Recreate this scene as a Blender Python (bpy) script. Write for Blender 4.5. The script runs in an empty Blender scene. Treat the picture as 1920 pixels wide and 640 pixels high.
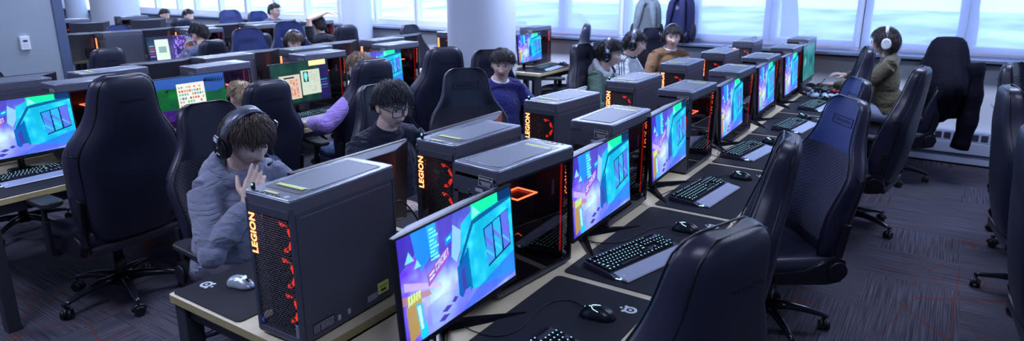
import bpy, bmesh, math, random
import numpy as np
from mathutils import Vector, Matrix, noise
PI = math.pi
R = math.radians
random.seed(7)
sc = bpy.context.scene
COL = sc.collection

# ------------------------------------------------------------------ camera
cam_d = bpy.data.cameras.new('camera')
cam = bpy.data.objects.new('camera', cam_d)
COL.objects.link(cam)
sc.camera = cam
CAM = Vector((0.739, -2.036, 1.86))
YAW, PITCH, F_PX, PY = -0.586, 0.266, 1231.2, 289.7
fw = Vector((math.sin(YAW)*math.cos(PITCH), math.cos(YAW)*math.cos(PITCH), -math.sin(PITCH)))
rt = Vector((math.cos(YAW), -math.sin(YAW), 0))
up = rt.cross(fw)
mw = Matrix((rt, up, -fw)).transposed().to_4x4()
mw.translation = CAM
cam.matrix_world = mw
cam_d.sensor_width = 36
cam_d.lens = 36*F_PX/1920
cam_d.shift_y = -(320-PY)/1920
cam_d.clip_start = 0.05
cam_d.clip_end = 200
cam_d.dof.use_dof = True
cam_d.dof.focus_distance = 3.0
cam_d.dof.aperture_fstop = 3.2

# ------------------------------------------------------------------ world and light
world = bpy.data.worlds.new('sky')
sc.world = world
world.use_nodes = True
wn = world.node_tree
for n in list(wn.nodes): wn.nodes.remove(n)
wo = wn.nodes.new('ShaderNodeOutputWorld')
wb = wn.nodes.new('ShaderNodeBackground')
wb.inputs['Color'].default_value = (0.58, 0.74, 1.0, 1)
wb.inputs['Strength'].default_value = 4.6
wn.links.new(wb.outputs[0], wo.inputs[0])
sc.view_settings.view_transform = 'Standard'
sc.view_settings.look = 'None'
sc.view_settings.gamma = 1
sc.view_settings.use_curve_mapping = False
sc.view_settings.exposure = 0.0
sc.cycles.max_bounces = 6
sc.cycles.diffuse_bounces = 3
sc.cycles.glossy_bounces = 4
sc.cycles.transparent_max_bounces = 10
sc.cycles.transmission_bounces = 4
sc.cycles.caustics_reflective = False
sc.cycles.caustics_refractive = False
sc.cycles.sample_clamp_indirect = 4
sc.cycles.use_denoising = True

def area(name, loc, direction, sx, sy, power, color, spread=PI, portal=False):
    l = bpy.data.lights.new(name, 'AREA')
    l.shape = 'RECTANGLE'; l.size = sx; l.size_y = sy
    l.energy = power; l.color = color; l.spread = spread
    o = bpy.data.objects.new(name, l)
    COL.objects.link(o)
    o.location = loc
    o.rotation_euler = Vector(direction).to_track_quat('-Z', 'Y').to_euler()
    if portal: l.cycles.is_portal = True
    return o
# daylight entering through the two window bands
area('daylight_left', (-10.9, 6.2, 1.86), (0, -1, 0), 12.4, 1.6, 1, (1,1,1), portal=True)
area('daylight_right', (-.5, 6.2, 1.86), (0, -1, 0), 8.4, 1.6, 1, (1,1,1), portal=True)
CEIL = 3.0
LAMPS = [(x, y) for x in (-13.0, -8.8, -5.6, -2.4, 0.9) for y in (-1.8, 1.2, 4.2)]
for x, y in LAMPS:
    area('ceiling_lamp_light', (x, y, CEIL-0.06), (0, 0, -1), 1.15, 0.55, (24 if x > 0 else 46)*(2.5 if y > 4 else 1), (0.60, 0.69, 1.0))

# ------------------------------------------------------------------ materials
MATS = {}
def mat(name, col, rough=0.5, metal=0.0, emit=None, es=0.0, spec=0.5, bump=None, coat=0.0, alpha=None):
    if name in MATS: return MATS[name]
    m = bpy.data.materials.new(name); m.use_nodes = True
    nt = m.node_tree; b = nt.nodes['Principled BSDF']
    b.inputs['Base Color'].default_value = (*col, 1)
    b.inputs['Roughness'].default_value = rough
    b.inputs['Metallic'].default_value = metal
    b.inputs['Specular IOR Level'].default_value = spec
    b.inputs['Coat Weight'].default_value = coat
    if emit:
        b.inputs['Emission Color'].default_value = (*emit, 1)
        b.inputs['Emission Strength'].default_value = es
    if bump:
        sc_, st, dist = bump
        tc = nt.nodes.new('ShaderNodeTexCoord'); nz = nt.nodes.new('ShaderNodeTexNoise')
        nz.inputs['Scale'].default_value = sc_; nz.inputs['Detail'].default_value = 4
        bp = nt.nodes.new('ShaderNodeBump'); bp.inputs['Strength'].default_value = st
        bp.inputs['Distance'].default_value = dist
        nt.links.new(tc.outputs['Object'], nz.inputs['Vector'])
        nt.links.new(nz.outputs['Fac'], bp.inputs['Height'])
        nt.links.new(bp.outputs[0], b.inputs['Normal'])
    MATS[name] = m
    return m
def guard(nt, fr, mx):
    ge = nt.nodes.new('ShaderNodeNewGeometry'); k = nt.nodes.new('ShaderNodeMath'); k.operation = 'SUBTRACT'; k.inputs[0].default_value = 1
    nt.links.new(ge.outputs['Backfacing'], k.inputs[1]); k2 = nt.nodes.new('ShaderNodeMath'); k2.operation = 'MULTIPLY'
    nt.links.new(fr.outputs[0], k2.inputs[0]); nt.links.new(k.outputs[0], k2.inputs[1]); nt.links.new(k2.outputs[0], mx.inputs[0])
def noisy(name, c1, c2, scale, rough=0.6, stretch=(1,1,1), detail=4, bump=0.0, metal=0.0, sheen=0.0):
    if name in MATS: return MATS[name]
    m = mat(name, c1, rough, metal); nt = m.node_tree; b = nt.nodes['Principled BSDF']
    tc = nt.nodes.new('ShaderNodeTexCoord'); mp = nt.nodes.new('ShaderNodeMapping'); nz = nt.nodes.new('ShaderNodeTexNoise')
    mp.inputs['Scale'].default_value = stretch
    nz.inputs['Scale'].default_value = scale; nz.inputs['Detail'].default_value = detail
    rp = nt.nodes.new('ShaderNodeValToRGB')
    rp.color_ramp.elements[0].position = .3; rp.color_ramp.elements[1].position = .7
    rp.color_ramp.elements[0].color = (*c1, 1); rp.color_ramp.elements[1].color = (*c2, 1)
    nt.links.new(tc.outputs['Object'], mp.inputs[0]); nt.links.new(mp.outputs[0], nz.inputs['Vector'])
    nt.links.new(nz.outputs['Fac'], rp.inputs[0]); nt.links.new(rp.outputs[0], b.inputs['Base Color'])
    b.inputs['Sheen Weight'].default_value = sheen
    if bump:
        bp = nt.nodes.new('ShaderNodeBump'); bp.inputs['Strength'].default_value = bump; bp.inputs['Distance'].default_value = .01
        nt.links.new(nz.outputs['Fac'], bp.inputs['Height']); nt.links.new(bp.outputs[0], b.inputs['Normal'])
    return m

# ------------------------------------------------------------------ mesh building
class MB:
    def __init__(s): s.v = []; s.f = []; s.mi = []; s.sm = []; s.M = Matrix()
    def add(s, vs, fs, m=0, sm=False):
        o = len(s.v); s.v += [s.M @ Vector(q) for q in vs]
        s.f += [[i+o for i in f] for f in fs]; s.mi += [m]*len(fs); s.sm += [sm]*len(fs)
    def box(s, c, d, m=0, ch=0.0, rot=None):
        x, y, z = d[0]/2, d[1]/2, d[2]/2
        if ch <= 0:
            vs = [(sx*x, sy*y, sz*z) for sz in (-1,1) for sx, sy in ((-1,-1),(1,-1),(1,1),(-1,1))]
            fs = [(3,2,1,0),(4,5,6,7)] + [(i,(i+1)%4,(i+1)%4+4,i+4) for i in range(4)]
            sm = False
        else:
            bm = bmesh.new(); bmesh.ops.create_cube(bm, size=1)
            for q in bm.verts: q.co = Vector((q.co.x*d[0], q.co.y*d[1], q.co.z*d[2]))
            bmesh.ops.bevel(bm, geom=list(bm.edges), offset=min(ch, min(d)*.45), segments=2, affect='EDGES', profile=.6)
            bm.verts.index_update()
            vs = [q.co.copy() for q in bm.verts]; fs = [[q.index for q in f.verts] for f in bm.faces]; bm.free(); sm = True
        if rot is not None: vs = [rot @ Vector(q) for q in vs]
        c = Vector(c); s.add([Vector(q)+c for q in vs], fs, m, sm if ch <= 0 else False)
    def prism(s, pts, h0, h1, m=0, axis='z', ch=0.0, smooth=False):
        """outline (ccw list of 2d points) extruded along axis"""
        def P(a, b, h):
            return (a, b, h) if axis == 'z' else ((h, a, b) if axis == 'x' else (b, h, a))
        n = len(pts)
        if ch:
            cx = sum(q[0] for q in pts)/n; cy = sum(q[1] for q in pts)/n
            w = max(abs(q[0]-cx) for q in pts); d = max(abs(q[1]-cy) for q in pts)
            ins = [(cx+(a-cx)*(1-ch/w), cy+(b-cy)*(1-ch/d)) for a, b in pts]
            rings = [[P(a,b,h0) for a,b in ins],[P(a,b,h0+ch) for a,b in pts],[P(a,b,h1-ch) for a,b in pts],[P(a,b,h1) for a,b in ins]]
        else:
            rings = [[P(a,b,h0) for a,b in pts],[P(a,b,h1) for a,b in pts]]
        s.loft(rings, m, caps=True, sm=smooth)
    def loft(s, rings, m=0, caps=True, sm=True, closed=True):
        n = len(rings[0]); vs = [q for r in rings for q in r]; fs = []
        for i in range(len(rings)-1):
            for j in range(n if closed else n-1):
                k = (j+1) % n
                fs.append((i*n+j, i*n+k, (i+1)*n+k, (i+1)*n+j))
        s.add(vs, fs, m, sm)
        if caps:
            o = len(s.v)-len(vs)
            s.f.append([o+j for j in range(n)][::-1]); s.mi.append(m); s.sm.append(False)
            s.f.append([o+(len(rings)-1)*n+j for j in range(n)]); s.mi.append(m); s.sm.append(False)
    def tube(s, path, r, n=8, m=0, closed=False, caps=True, flat=1.0):
        P = [Vector(q) for q in path]; N = len(P)
        rr = r if isinstance(r, (list, tuple)) else [r]*N
        rings = []; prev = None
        for i in range(N):
            a = P[i-1] if (i > 0 or closed) else P[i]; b = P[(i+1) % N] if (i < N-1 or closed) else P[i]
            t = (b-a).normalized() if (b-a).length > 1e-9 else Vector((0,0,1))
            if prev is None:
                u = t.cross(Vector((0,0,1)))
                if u.length < .2: u = t.cross(Vector((1,0,0)))
            else: u = prev - t*prev.dot(t)
            u.normalize(); w = t.cross(u); prev = u
            rings.append([P[i]+u*(rr[i]*math.cos(2*PI*k/n))+w*(rr[i]*flat*math.sin(2*PI*k/n)) for k in range(n)])
        if closed:
            rings.append(rings[0]); s.loft(rings, m, caps=False)
        else: s.loft(rings, m, caps=caps)
    def cyl(s, p0, p1, r0, r1=None, n=16, m=0):
        s.tube([p0, p1], [r0, r0 if r1 is None else r1], n, m)
    def ell(s, c, rad, m=0, rot=None, nu=16, nv=10, fn=None):
        vs = []; fs = []
        c = Vector(c)
        for i in range(nv+1):
            th = PI*i/nv
            for j in range(nu):
                ph = 2*PI*j/nu
                d = Vector((math.sin(th)*math.cos(ph), math.sin(th)*math.sin(ph), math.cos(th)))
                q = Vector((d.x*rad[0], d.y*rad[1], d.z*rad[2]))
                if fn: q = fn(d, q)
                if rot is not None: q = rot @ q
                vs.append(c+q)
        for i in range(nv):
            for j in range(nu):
                k = (j+1) % nu
                fs.append((i*nu+j, (i+1)*nu+j, (i+1)*nu+k, i*nu+k))
        s.add(vs, fs, m, True)
    def mesh(s, name, mats):
        me = bpy.data.meshes.new(name)
        me.from_pydata([tuple(q) for q in s.v], [], s.f)
        for q in (mats if isinstance(mats, (list, tuple)) else [mats]): me.materials.append(q)
        me.polygons.foreach_set('material_index', s.mi)
        me.polygons.foreach_set('use_smooth', s.sm)
        me.update()
        return me
    def build(s, name, mats, parent=None, loc=None):
        o = bpy.data.objects.new(name, s.mesh(name, mats)); COL.objects.link(o)
        if parent: o.parent = parent
        if loc: o.location = loc
        return o
def rrect(w, h, r, n=5, cx=0, cy=0):
    out = []
    for k, (sx, sy) in enumerate(((1,1),(-1,1),(-1,-1),(1,-1))):
        for i in range(n+1):
            a = PI/2*(k+i/n)
            out.append((cx+sx*(w/2-r)+r*math.cos(a), cy+sy*(h/2-r)+r*math.sin(a)))
    return out
def thing(name, label, cat, loc=(0,0,0), rz=0, group=None, scale=None):
    o = bpy.data.objects.new(name, None); COL.objects.link(o)
    o.empty_display_size = .1
    o.location = loc; o.rotation_euler = (0,0,rz)
    if scale: o.scale = (scale,)*3
    tag(o, label, cat, group); return o
def tag(o, label=None, cat=None, group=None, kind=None):
    for k, q in (('label', label), ('category', cat), ('group', group), ('kind', kind)):
        if q: o[k] = q
    return o
def struct(o): o['kind'] = 'structure'; return o
def dup(o, loc, rz, label, group=None, scale=None, skip=()):
    kids = {}
    for q in o.children_recursive: kids.setdefault(q.parent, []).append(q)
    def rec(a, par):
        c = a.copy(); COL.objects.link(c)
        if par is not None:
            c.parent = par; c.matrix_parent_inverse = a.matrix_parent_inverse.copy()
        for ch in kids.get(a, []):
            if ch.name.split('.')[0] in skip: continue
            rec(ch, c)
        return c
    c = rec(o, None)
    c.location = loc; c.rotation_euler = (0,0,rz)
    if scale: c.scale = (scale,)*3
    c['label'] = label
    if group: c['group'] = group
    return c
_txt = {}
def text_mb(mb, s, size, M, depth=.0006, m=0, bold=0.0, shear=0.0, spacing=1.0, align='CENTER'):
    key = (s, bold, shear, spacing, align)
    if key not in _txt:
        cu = bpy.data.curves.new('lettering', 'FONT'); cu.body = s; cu.size = 1; cu.extrude = .0
        cu.offset = bold; cu.shear = shear; cu.space_character = spacing; cu.align_x = align; cu.align_y = 'CENTER'
        cu.resolution_u = 3
        o = bpy.data.objects.new('lettering', cu); COL.objects.link(o)
        dg = bpy.context.evaluated_depsgraph_get()
        me = o.evaluated_get(dg).to_mesh()
        _txt[key] = ([q.co.copy() for q in me.vertices], [list(f.vertices) for f in me.polygons])
        o.evaluated_get(dg).to_mesh_clear()
        bpy.data.objects.remove(o); bpy.data.curves.remove(cu)
    vs, fs = _txt[key]
    mb.add([M @ Vector((q.x*size, q.y*size, depth)) for q in vs], fs, m, False)
def frame_m(origin, xdir, ydir):
    x = Vector(xdir).normalized(); y = Vector(ydir).normalized(); z = x.cross(y)
    M = Matrix((x, y, z)).transposed().to_4x4(); M.translation = Vector(origin); return M

leather = mat('black_leather', (.013,.015,.034), .40, bump=(240, .15, .002), spec=.5)
leather2 = mat('black_leather_side', (.018,.018,.042), .36, bump=(200, .15, .002), spec=.5)
plastic = mat('black_plastic', (.007,.007,.012), .42, spec=.35)
plastic_g = mat('gloss_black_plastic', (.006,.006,.010), .18)
steel_dark = mat('dark_powder_steel', (.045,.048,.062), .5, .3)
rubber = mat('black_rubber', (.012,.012,.012), .8)
pipe_m = mat('black_piping', (.004,.004,.008), .35)
emblem_m = mat('chair_stitching', (.002,.002,.004), .7, spec=.1)
white_m = mat('white_print', (.75,.78,.85), .6)
chrome = mat('brushed_metal', (.4,.42,.5), .3, 1)
# ------------------------------------------------------------------ the room
def build_carpet():
    m = bpy.data.materials.new('carpet_tiles'); m.use_nodes = True
    nt = m.node_tree; b = nt.nodes['Principled BSDF']; L = nt.links; N = nt.nodes.new
    b.inputs['Roughness'].default_value = .95; b.inputs['Specular IOR Level'].default_value = .1
    tc = N('ShaderNodeTexCoord')
    def math_(op, a, c=None):
        n = N('ShaderNodeMath'); n.operation = op
        for i, q in enumerate((a, c)):
            if q is None: continue
            if isinstance(q, (int, float)): n.inputs[i].default_value = q
            else: L.new(q, n.inputs[i])
        return n.outputs[0]
    sep = N('ShaderNodeSeparateXYZ'); L.new(tc.outputs['Object'], sep.inputs[0])
    X, Y = sep.outputs[0], sep.outputs[1]
    # half-metre tiles, each with its own stripe direction and shade
    fx = math_('FLOOR', math_('MULTIPLY', X, 2.0)); fy = math_('FLOOR', math_('MULTIPLY', Y, 2.0))
    cmb = N('ShaderNodeCombineXYZ'); L.new(fx, cmb.inputs[0]); L.new(fy, cmb.inputs[1])
    wnz = N('ShaderNodeTexWhiteNoise'); wnz.noise_dimensions = '3D'; L.new(cmb.outputs[0], wnz.inputs['Vector'])
    def stripes(stretch):
        mp = N('ShaderNodeMapping'); mp.inputs['Scale'].default_value = stretch; L.new(tc.outputs['Object'], mp.inputs[0])
        nz = N('ShaderNodeTexNoise'); nz.inputs['Scale'].default_value = 1; nz.inputs['Detail'].default_value = 3
        L.new(mp.outputs[0], nz.inputs['Vector']); return nz.outputs['Fac']
    s1 = stripes((170, 2.5, 1)); s2 = stripes((2.5, 170, 1)); s3 = stripes((210, 190, 1))
    sel = math_('GREATER_THAN', wnz.outputs['Value'], .5)
    mx = N('ShaderNodeMix'); mx.data_type = 'FLOAT'; L.new(sel, mx.inputs[0]); L.new(s1, mx.inputs[2]); L.new(s2, mx.inputs[3])
    v = math_('ADD', math_('MULTIPLY', mx.outputs[0], .75), math_('MULTIPLY', s3, .25))
    rp = N('ShaderNodeValToRGB'); e = rp.color_ramp.elements
    e[0].position = .36; e[0].color = (.026,.025,.036,1); e[1].position = .64; e[1].color = (.125,.120,.155,1)
    L.new(v, rp.inputs[0])
    # thin rust-red threads: zones of long straight lines
    def thread(scale, rot, w, stretch=(1, .25, 1)):
        mp = N('ShaderNodeMapping'); mp.inputs['Rotation'].default_value = (0,0,rot); mp.inputs['Scale'].default_value = stretch
        L.new(tc.outputs['Object'], mp.inputs[0])
        vo = N('ShaderNodeTexVoronoi'); vo.feature = 'DISTANCE_TO_EDGE'; vo.inputs['Scale'].default_value = scale
        L.new(mp.outputs[0], vo.inputs['Vector'])
        return math_('LESS_THAN', vo.outputs['Distance'], w)
    t1 = thread(1.7, .20, .0042, (1,.55,1)); t2 = thread(1.9, -1.1, .0042, (1,.5,1)); t3 = thread(1.4, 1.35, .0045, (1,.35,1))
    t = math_('MAXIMUM', math_('MAXIMUM', t1, t2), t3)
    gate = N('ShaderNodeTexNoise'); gate.inputs['Scale'].default_value = 1.6; L.new(tc.outputs['Object'], gate.inputs['Vector'])
    t = math_('MULTIPLY', t, math_('GREATER_THAN', gate.outputs['Fac'], .50))
    t = math_('MULTIPLY', t, math_('ADD', math_('MULTIPLY', s3, 1.2), .1))
    mc = N('ShaderNodeMix'); mc.data_type = 'RGBA'; L.new(t, mc.inputs[0]); L.new(rp.outputs[0], mc.inputs[6])
    mc.inputs[7].default_value = (.17,.032,.020,1)
    L.new(mc.outputs[2], b.inputs['Base Color'])
    bp = N('ShaderNodeBump'); bp.inputs['Strength'].default_value = .5; bp.inputs['Distance'].default_value = .006
    L.new(v, bp.inputs['Height']); L.new(bp.outputs[0], b.inputs['Normal'])
    return m
wall_m = noisy('painted_wall', (.40,.44,.56), (.43,.47,.59), 3, .7)
grey_wall_m = noisy('grey_painted_wall', (.30,.36,.42), (.33,.39,.45), 2, .6)
white_wall_m = noisy('white_painted_wall', (.78,.82,.90), (.82,.86,.93), 2, .55)
column_m = noisy('column_paint', (.50,.56,.68), (.54,.60,.72), 2, .45)
frame_white = mat('window_frame_paint', (.74,.78,.90), .4)
alu = mat('aluminium_trim', (.35,.40,.50), .3, .8)
WY = 5.9
XL, XR, YB = -18.0, 4.2, -5.2
b = MB(); b.box(((XL+XR)/2, (YB+WY+.3)/2, -.05), (XR-XL+.6, WY-YB+.6, .1)); struct(b.build('floor', build_carpet()))
b = MB(); b.box(((XL+XR)/2, (YB+WY+.3)/2, CEIL+.05), (XR-XL+.6, WY-YB+.6, .1)); struct(b.build('ceiling', mat('ceiling_tile', (.55,.57,.62), .9, bump=(60,.3,.01))))
b = MB(); b.box(((XL+XR)/2, WY+.12, .52), (XR-XL, .24, 1.04)); b.box(((XL+XR)/2, WY+.12, 2.8), (XR-XL, .24, .4)); struct(b.build('wall_window_side', white_wall_m))
b = MB(); b.box((XR+.1, (YB+WY)/2, 1.5), (.2, WY-YB, 3)); struct(b.build('wall_right', wall_m))
b = MB(); b.box((XL-.1, (YB+WY)/2, 1.5), (.2, WY-YB, 3)); struct(b.build('wall_left', wall_m))
b = MB(); b.box(((XL+XR)/2, YB-.1, 1.5), (XR-XL, .2, 3)); struct(b.build('wall_back', wall_m))
# the grey partition that ends beside the second island, with its metal end strip
b = MB(); b.box((-6.2, (YB+.73)/2, 1.5), (.2, .73-YB, 3)); struct(b.build('wall_partition', grey_wall_m))
b = MB(); b.box((-6.2, .775, 1.5), (.22, .09, 3.0), ch=.008); struct(b.build('trim_partition_end', mat('partition_end_metal', (.16,.19,.30), .32, .7)))
# sill ledge with the shade under it painted as a dark strip, and the trim above it
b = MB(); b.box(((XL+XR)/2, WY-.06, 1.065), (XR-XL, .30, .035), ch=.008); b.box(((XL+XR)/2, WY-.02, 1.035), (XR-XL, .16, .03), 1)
struct(b.build('trim_window_sill', [mat('sill_metal', (.26,.31,.44), .28, .5), mat('sill_painted_shade', (.03,.03,.05), .6)]))
# windows: frames, panes, shades
ML = [-16.6,-15.7,-14.8,-13.95,-13.1,-12.45,-11.6,-10.74,-9.88,-9.01,-8.14,-7.27,-6.38,-5.5,-4.65]
MR = [-4.65,-3.72,-2.83,-1.93,-1.02,-.08,.84,1.75,2.65,3.6]
glass_m = bpy.data.materials.new('window_glass'); glass_m.use_nodes = True
nt = glass_m.node_tree; nt.nodes.remove(nt.nodes['Principled BSDF'])
g1 = nt.nodes.new('ShaderNodeBsdfTransparent'); g1.inputs[0].default_value = (.9,.95,1,1)
g2 = nt.nodes.new('ShaderNodeBsdfGlossy'); g2.inputs['Roughness'].default_value = .02
fr = nt.nodes.new('ShaderNodeFresnel'); fr.inputs[0].default_value = 1.3
mxs = nt.nodes.new('ShaderNodeMixShader'); guard(nt, fr, mxs); nt.links.new(g1.outputs[0], mxs.inputs[1]); nt.links.new(g2.outputs[0], mxs.inputs[2])
nt.links.new(mxs.outputs[0], nt.nodes['Material Output'].inputs[0])
wi = 0
for seq in (ML, MR):
    for i in range(len(seq)-1):
        x0, x1 = seq[i], seq[i+1]; wi += 1
        w = MB(); y = WY+.10; t = .055 if seq is ML else .085
        for xx in (x0+t/2-.01, x1-t/2+.01): w.box((xx, y, 1.86), (t, .112, 1.50), ch=.006)
        for zz in (1.13, 2.58): w.box(((x0+x1)/2, y, zz), (x1-x0, .10, .10), ch=.006)
        fo = struct(w.build('window_%d' % wi, frame_white))
        g = MB(); g.box(((x0+x1)/2, y+.01, 1.86), (x1-x0-2*t+.02, .008, 1.37))
        g.build('pane', glass_m, fo)
# translucent roller shades on the right-hand windows
sh = bpy.data.materials.new('shade_weave'); sh.use_nodes = True
nt = sh.node_tree; nt.nodes.remove(nt.nodes['Principled BSDF'])
t1 = nt.nodes.new('ShaderNodeBsdfTransparent'); t1.inputs[0].default_value = (.80,.86,1.0,1)
t2 = nt.nodes.new('ShaderNodeBsdfTranslucent'); t2.inputs[0].default_value = (.55,.60,.78,1)
t3 = nt.nodes.new('ShaderNodeBsdfDiffuse'); t3.inputs[0].default_value = (.50,.55,.72,1)
ma = nt.nodes.new('ShaderNodeMixShader'); ma.inputs[0].default_value = .5; nt.links.new(t2.outputs[0], ma.inputs[1]); nt.links.new(t3.outputs[0], ma.inputs[2])
mb_ = nt.nodes.new('ShaderNodeMixShader'); mb_.inputs[0].default_value = .68; nt.links.new(t1.outputs[0], mb_.inputs[1]); nt.links.new(ma.outputs[0], mb_.inputs[2])
nt.links.new(mb_.outputs[0], nt.nodes['Material Output'].inputs[0])
for k, (x0, x1, lab) in enumerate(((-4.60,-2.87,'pale roller shade at the window left of the backpacks'), (-2.80,-.115,'pale roller shade behind the two backpacks'), (-.055,1.72,'pale roller shade behind the white headphones'), (1.78,3.55,'pale roller shade at the far right window'))):
    s_ = MB()
    n = 24
    s_.M = Matrix()
    vs = []; fs = []
    for j in range(n+1):
        z = 1.12+(2.72-1.12)*j/n; yy = WY-.022+.0025*math.sin(j*1.3)
        vs += [(x0, yy, z), (x1, yy, z)]
    for j in range(n): fs.append((2*j, 2*j+1, 2*j+3, 2*j+2))
    s_.add(vs, fs, 0, True)
    o = s_.build('roller_shade', sh); tag(o, lab, 'window shade', 'roller shades')
    h = MB(); h.box(((x0+x1)/2, WY-.022, 1.115), (x1-x0, .014, .028), ch=.003); h.build('hem_bar', mat('shade_hem', (.42,.40,.52), .6), o)
    h = MB(); h.cyl((x0, WY-.045, 2.74), (x1, WY-.045, 2.74), .03); h.build('roller_tube', frame_white, o)
# round columns
def column(x, y, r):
    c = MB(); n = 48
    c.loft([[(x+r*math.cos(2*PI*k/n), y+r*math.sin(2*PI*k/n), z) for k in range(n)] for z in (0, CEIL)], caps=False)
    struct(c.build('column', column_m))
column(-3.53, 3.8, .37); column(-11.3, 3.8, .37); column(-7.23, 5.5, .235); column(-16.5, 5.45, .22)
# baseboard heater under the right windows
b = MB(); x0, x1 = -2.6, XR; xm = (x0+x1)/2; L_ = x1-x0
b.box((xm, WY-.045, .30), (L_, .09, .10), ch=.004); b.box((xm, WY-.055, .185), (L_, .11, .12), ch=.006); b.box((xm, WY-.045, .065), (L_, .09, .09), ch=.004)
ht = tag(b.build('baseboard_heater', mat('heater_enamel', (.42,.46,.60), .4)), 'long enamelled baseboard heater under the shaded windows', 'heater')
s_ = MB()
x = x0+.05
while x < x1-.1:
    for q in range(5):
        s_.box((x+.031, WY-.091, .268+q*.0135), (.058, .003, .010))
    x += .078
s_.build('grille', mat('heater_slot', (.02,.02,.035), .6), ht)
s_ = MB(); s_.box((xm, WY-.06, .118), (L_, .09, .012)); s_.build('shadow_gap', mat('heater_slot', (.02,.02,.035), .6), ht)
# thermostat on the grey partition
t_ = MB(); t_.M = frame_m((-6.095, .466, 1.285), (0,1,0), (0,0,1))
t_.box((0,0,.006), (.072,.120,.024), ch=.004)
th = tag(t_.build('thermostat', mat('thermostat_white', (.85,.87,.92), .4)), 'white wall thermostat with small grey display on grey partition', 'thermostat')
t_ = MB(); t_.M = frame_m((-6.095, .466, 1.285), (0,1,0), (0,0,1)); t_.box((.0,.018,.0185), (.034,.017,.002)); t_.build('display', mat('lcd_grey', (.03,.05,.09), .3), th)
t_ = MB(); t_.M = frame_m((-6.095, .466, 1.285), (0,1,0), (0,0,1))
for a, c in ((-.012,-.012),(.012,-.012),(-.012,-.032),(.012,-.032)): t_.box((a,c,.019), (.014,.008,.002), ch=.0008)
t_.build('button', mat('thermostat_button', (.6,.63,.7), .5), th)
# ceiling lamps
lf = None
for i, (x, y) in enumerate(LAMPS):
    if lf is None:
        lf = thing('ceiling_light', 'flat rectangular ceiling light in the white ceiling', 'ceiling light', (x, y, CEIL), 0, 'ceiling lights')
        f_ = MB()
        for sx in (-1,1): f_.box((sx*.6,0,-.02), (.03,.66,.04))
        for sy in (-1,1): f_.box((0,sy*.315,-.02), (1.2,.03,.04))
        f_.build('frame', frame_white, lf)
        f_ = MB(); f_.box((0,0,-.012), (1.17,.60,.012)); f_.build('diffuser', mat('lamp_diffuser', (.9,.9,.9), .5, emit=(.75,.85,1), es=3.0), lf)
    else: dup(lf, (x, y, CEIL), 0, 'flat rectangular ceiling light in the white ceiling')
# outdoors: lawn, path, shrubs, trees
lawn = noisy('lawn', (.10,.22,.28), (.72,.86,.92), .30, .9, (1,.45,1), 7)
b = MB(); b.box((-4, 36, -1.1), (110, 59, .1)); struct(b.build('ground_outside', lawn))
b = MB()
for (yy, w_) in ((9.5, 1.0), (17.5, 2.2), (30, 3.5)): b.box((-4, yy, -1.03), (110, w_, .05))
struct(b.build('path_outside', mat('pale_concrete', (.62,.66,.72), .9)))
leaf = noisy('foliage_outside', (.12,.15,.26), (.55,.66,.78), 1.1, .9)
bark = mat('bark', (.20,.17,.18), .9)
random.seed(3)
for i, (x, y, h_, lab) in enumerate(((-7.5,22,6,'leafy tree on the lawn seen through the leftmost shaded window'), (-3.2,18,5,'leafy tree on the lawn behind the backpacks'), (1.0,20,5.5,'leafy tree on the lawn behind the white headphones'), (3.6,16,5,'leafy tree on the lawn at the far right window'))):
    t = thing('tree', lab, 'tree', (x, y, -1.05), 0, 'trees on the lawn')
    k = MB(); k.tube([(0,0,0),(.05,.05,h_*.3),(-.1,0,h_*.6),(.1,0,h_*.85)], [.32,.24,.18,.08], 10); k.build('trunk', bark, t)
    k = MB()
    for q in range(14):
        a = random.uniform(0, 2*PI); rr = random.uniform(.2, 1.0)*h_*.3
        k.ell((rr*math.cos(a), rr*math.sin(a), h_*random.uniform(.55,1.05)), (h_*.17*random.uniform(.7,1.2),)*3, nu=12, nv=8,
              fn=lambda d, q_: q_*(1+.22*noise.noise(d*3.1+q_)))
    k.build('crown', leaf, t)
for i, (x, y, w_, lab) in enumerate(((-2.2,9.8,2.0,'low rounded hedge outside the middle windows'), (.6,10.5,1.6,'low rounded hedge outside, behind the white headphones'), (-6.2,10.8,2.6,'low rounded hedge outside, left of the others'))):
    k = MB()
    for q in range(9):
        k.ell((random.uniform(-w_/2,w_/2), random.uniform(-.4,.4), random.uniform(.5,1.6)), (w_*.24,w_*.2,.55), nu=14, nv=9, fn=lambda d, q_: q_*(1+.18*noise.noise(d*3.7+q_)))
    o = k.build('hedge', leaf); o.location = (x, y, -1.05); tag(o, lab, 'hedge', 'hedges outside')
# ------------------------------------------------------------------ desks
wood = noisy('birch_laminate', (.66,.56,.38), (.76,.66,.47), 6, .42, (3, .35, 1), 5)
wood_edge = noisy('birch_edge_band', (.45,.36,.16), (.55,.46,.24), 8, .5)
TOP = .74
def desk(name_label, x0, x1, y0, y1, group, top=TOP):
    d = thing('desk', name_label, 'desk', ((x0+x1)/2, (y0+y1)/2, 0), 0, group)
    w, l = x1-x0, y1-y0
    t = MB(); t.prism(rrect(w, l-.004, .012, 3), top-.030, top, ch=.0)
    # the top face keeps the laminate, the sides the edge band
    t.mi = [0 if len(f) > 4 else 1 for f in t.f]
    t.build('desktop', [wood, wood_edge], d)
    f = MB()
    for sx in (-1,1): f.box((sx*(w/2-.05), 0, top-.062), (.04, l-.06, .06), ch=.004)
    for sy in (-1,1): f.box((0, sy*(l/2-.05), top-.062), (w-.06, .04, .06), ch=.004)
    f.build('steel_frame', steel_dark, d)
    for sx in (-1,1):
        for sy in (-1,1):
            k = MB(); k.box((0,0,(top-.03)/2), (.065,.065,top-.03), ch=.005)
            k.build('leg', steel_dark, d, (sx*(w/2-.045), sy*(l/2-.045), 0))
    return d
ORD = ['nearest','second','third','fourth','fifth','sixth','seventh','eighth']
Y0 = -.92
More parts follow.
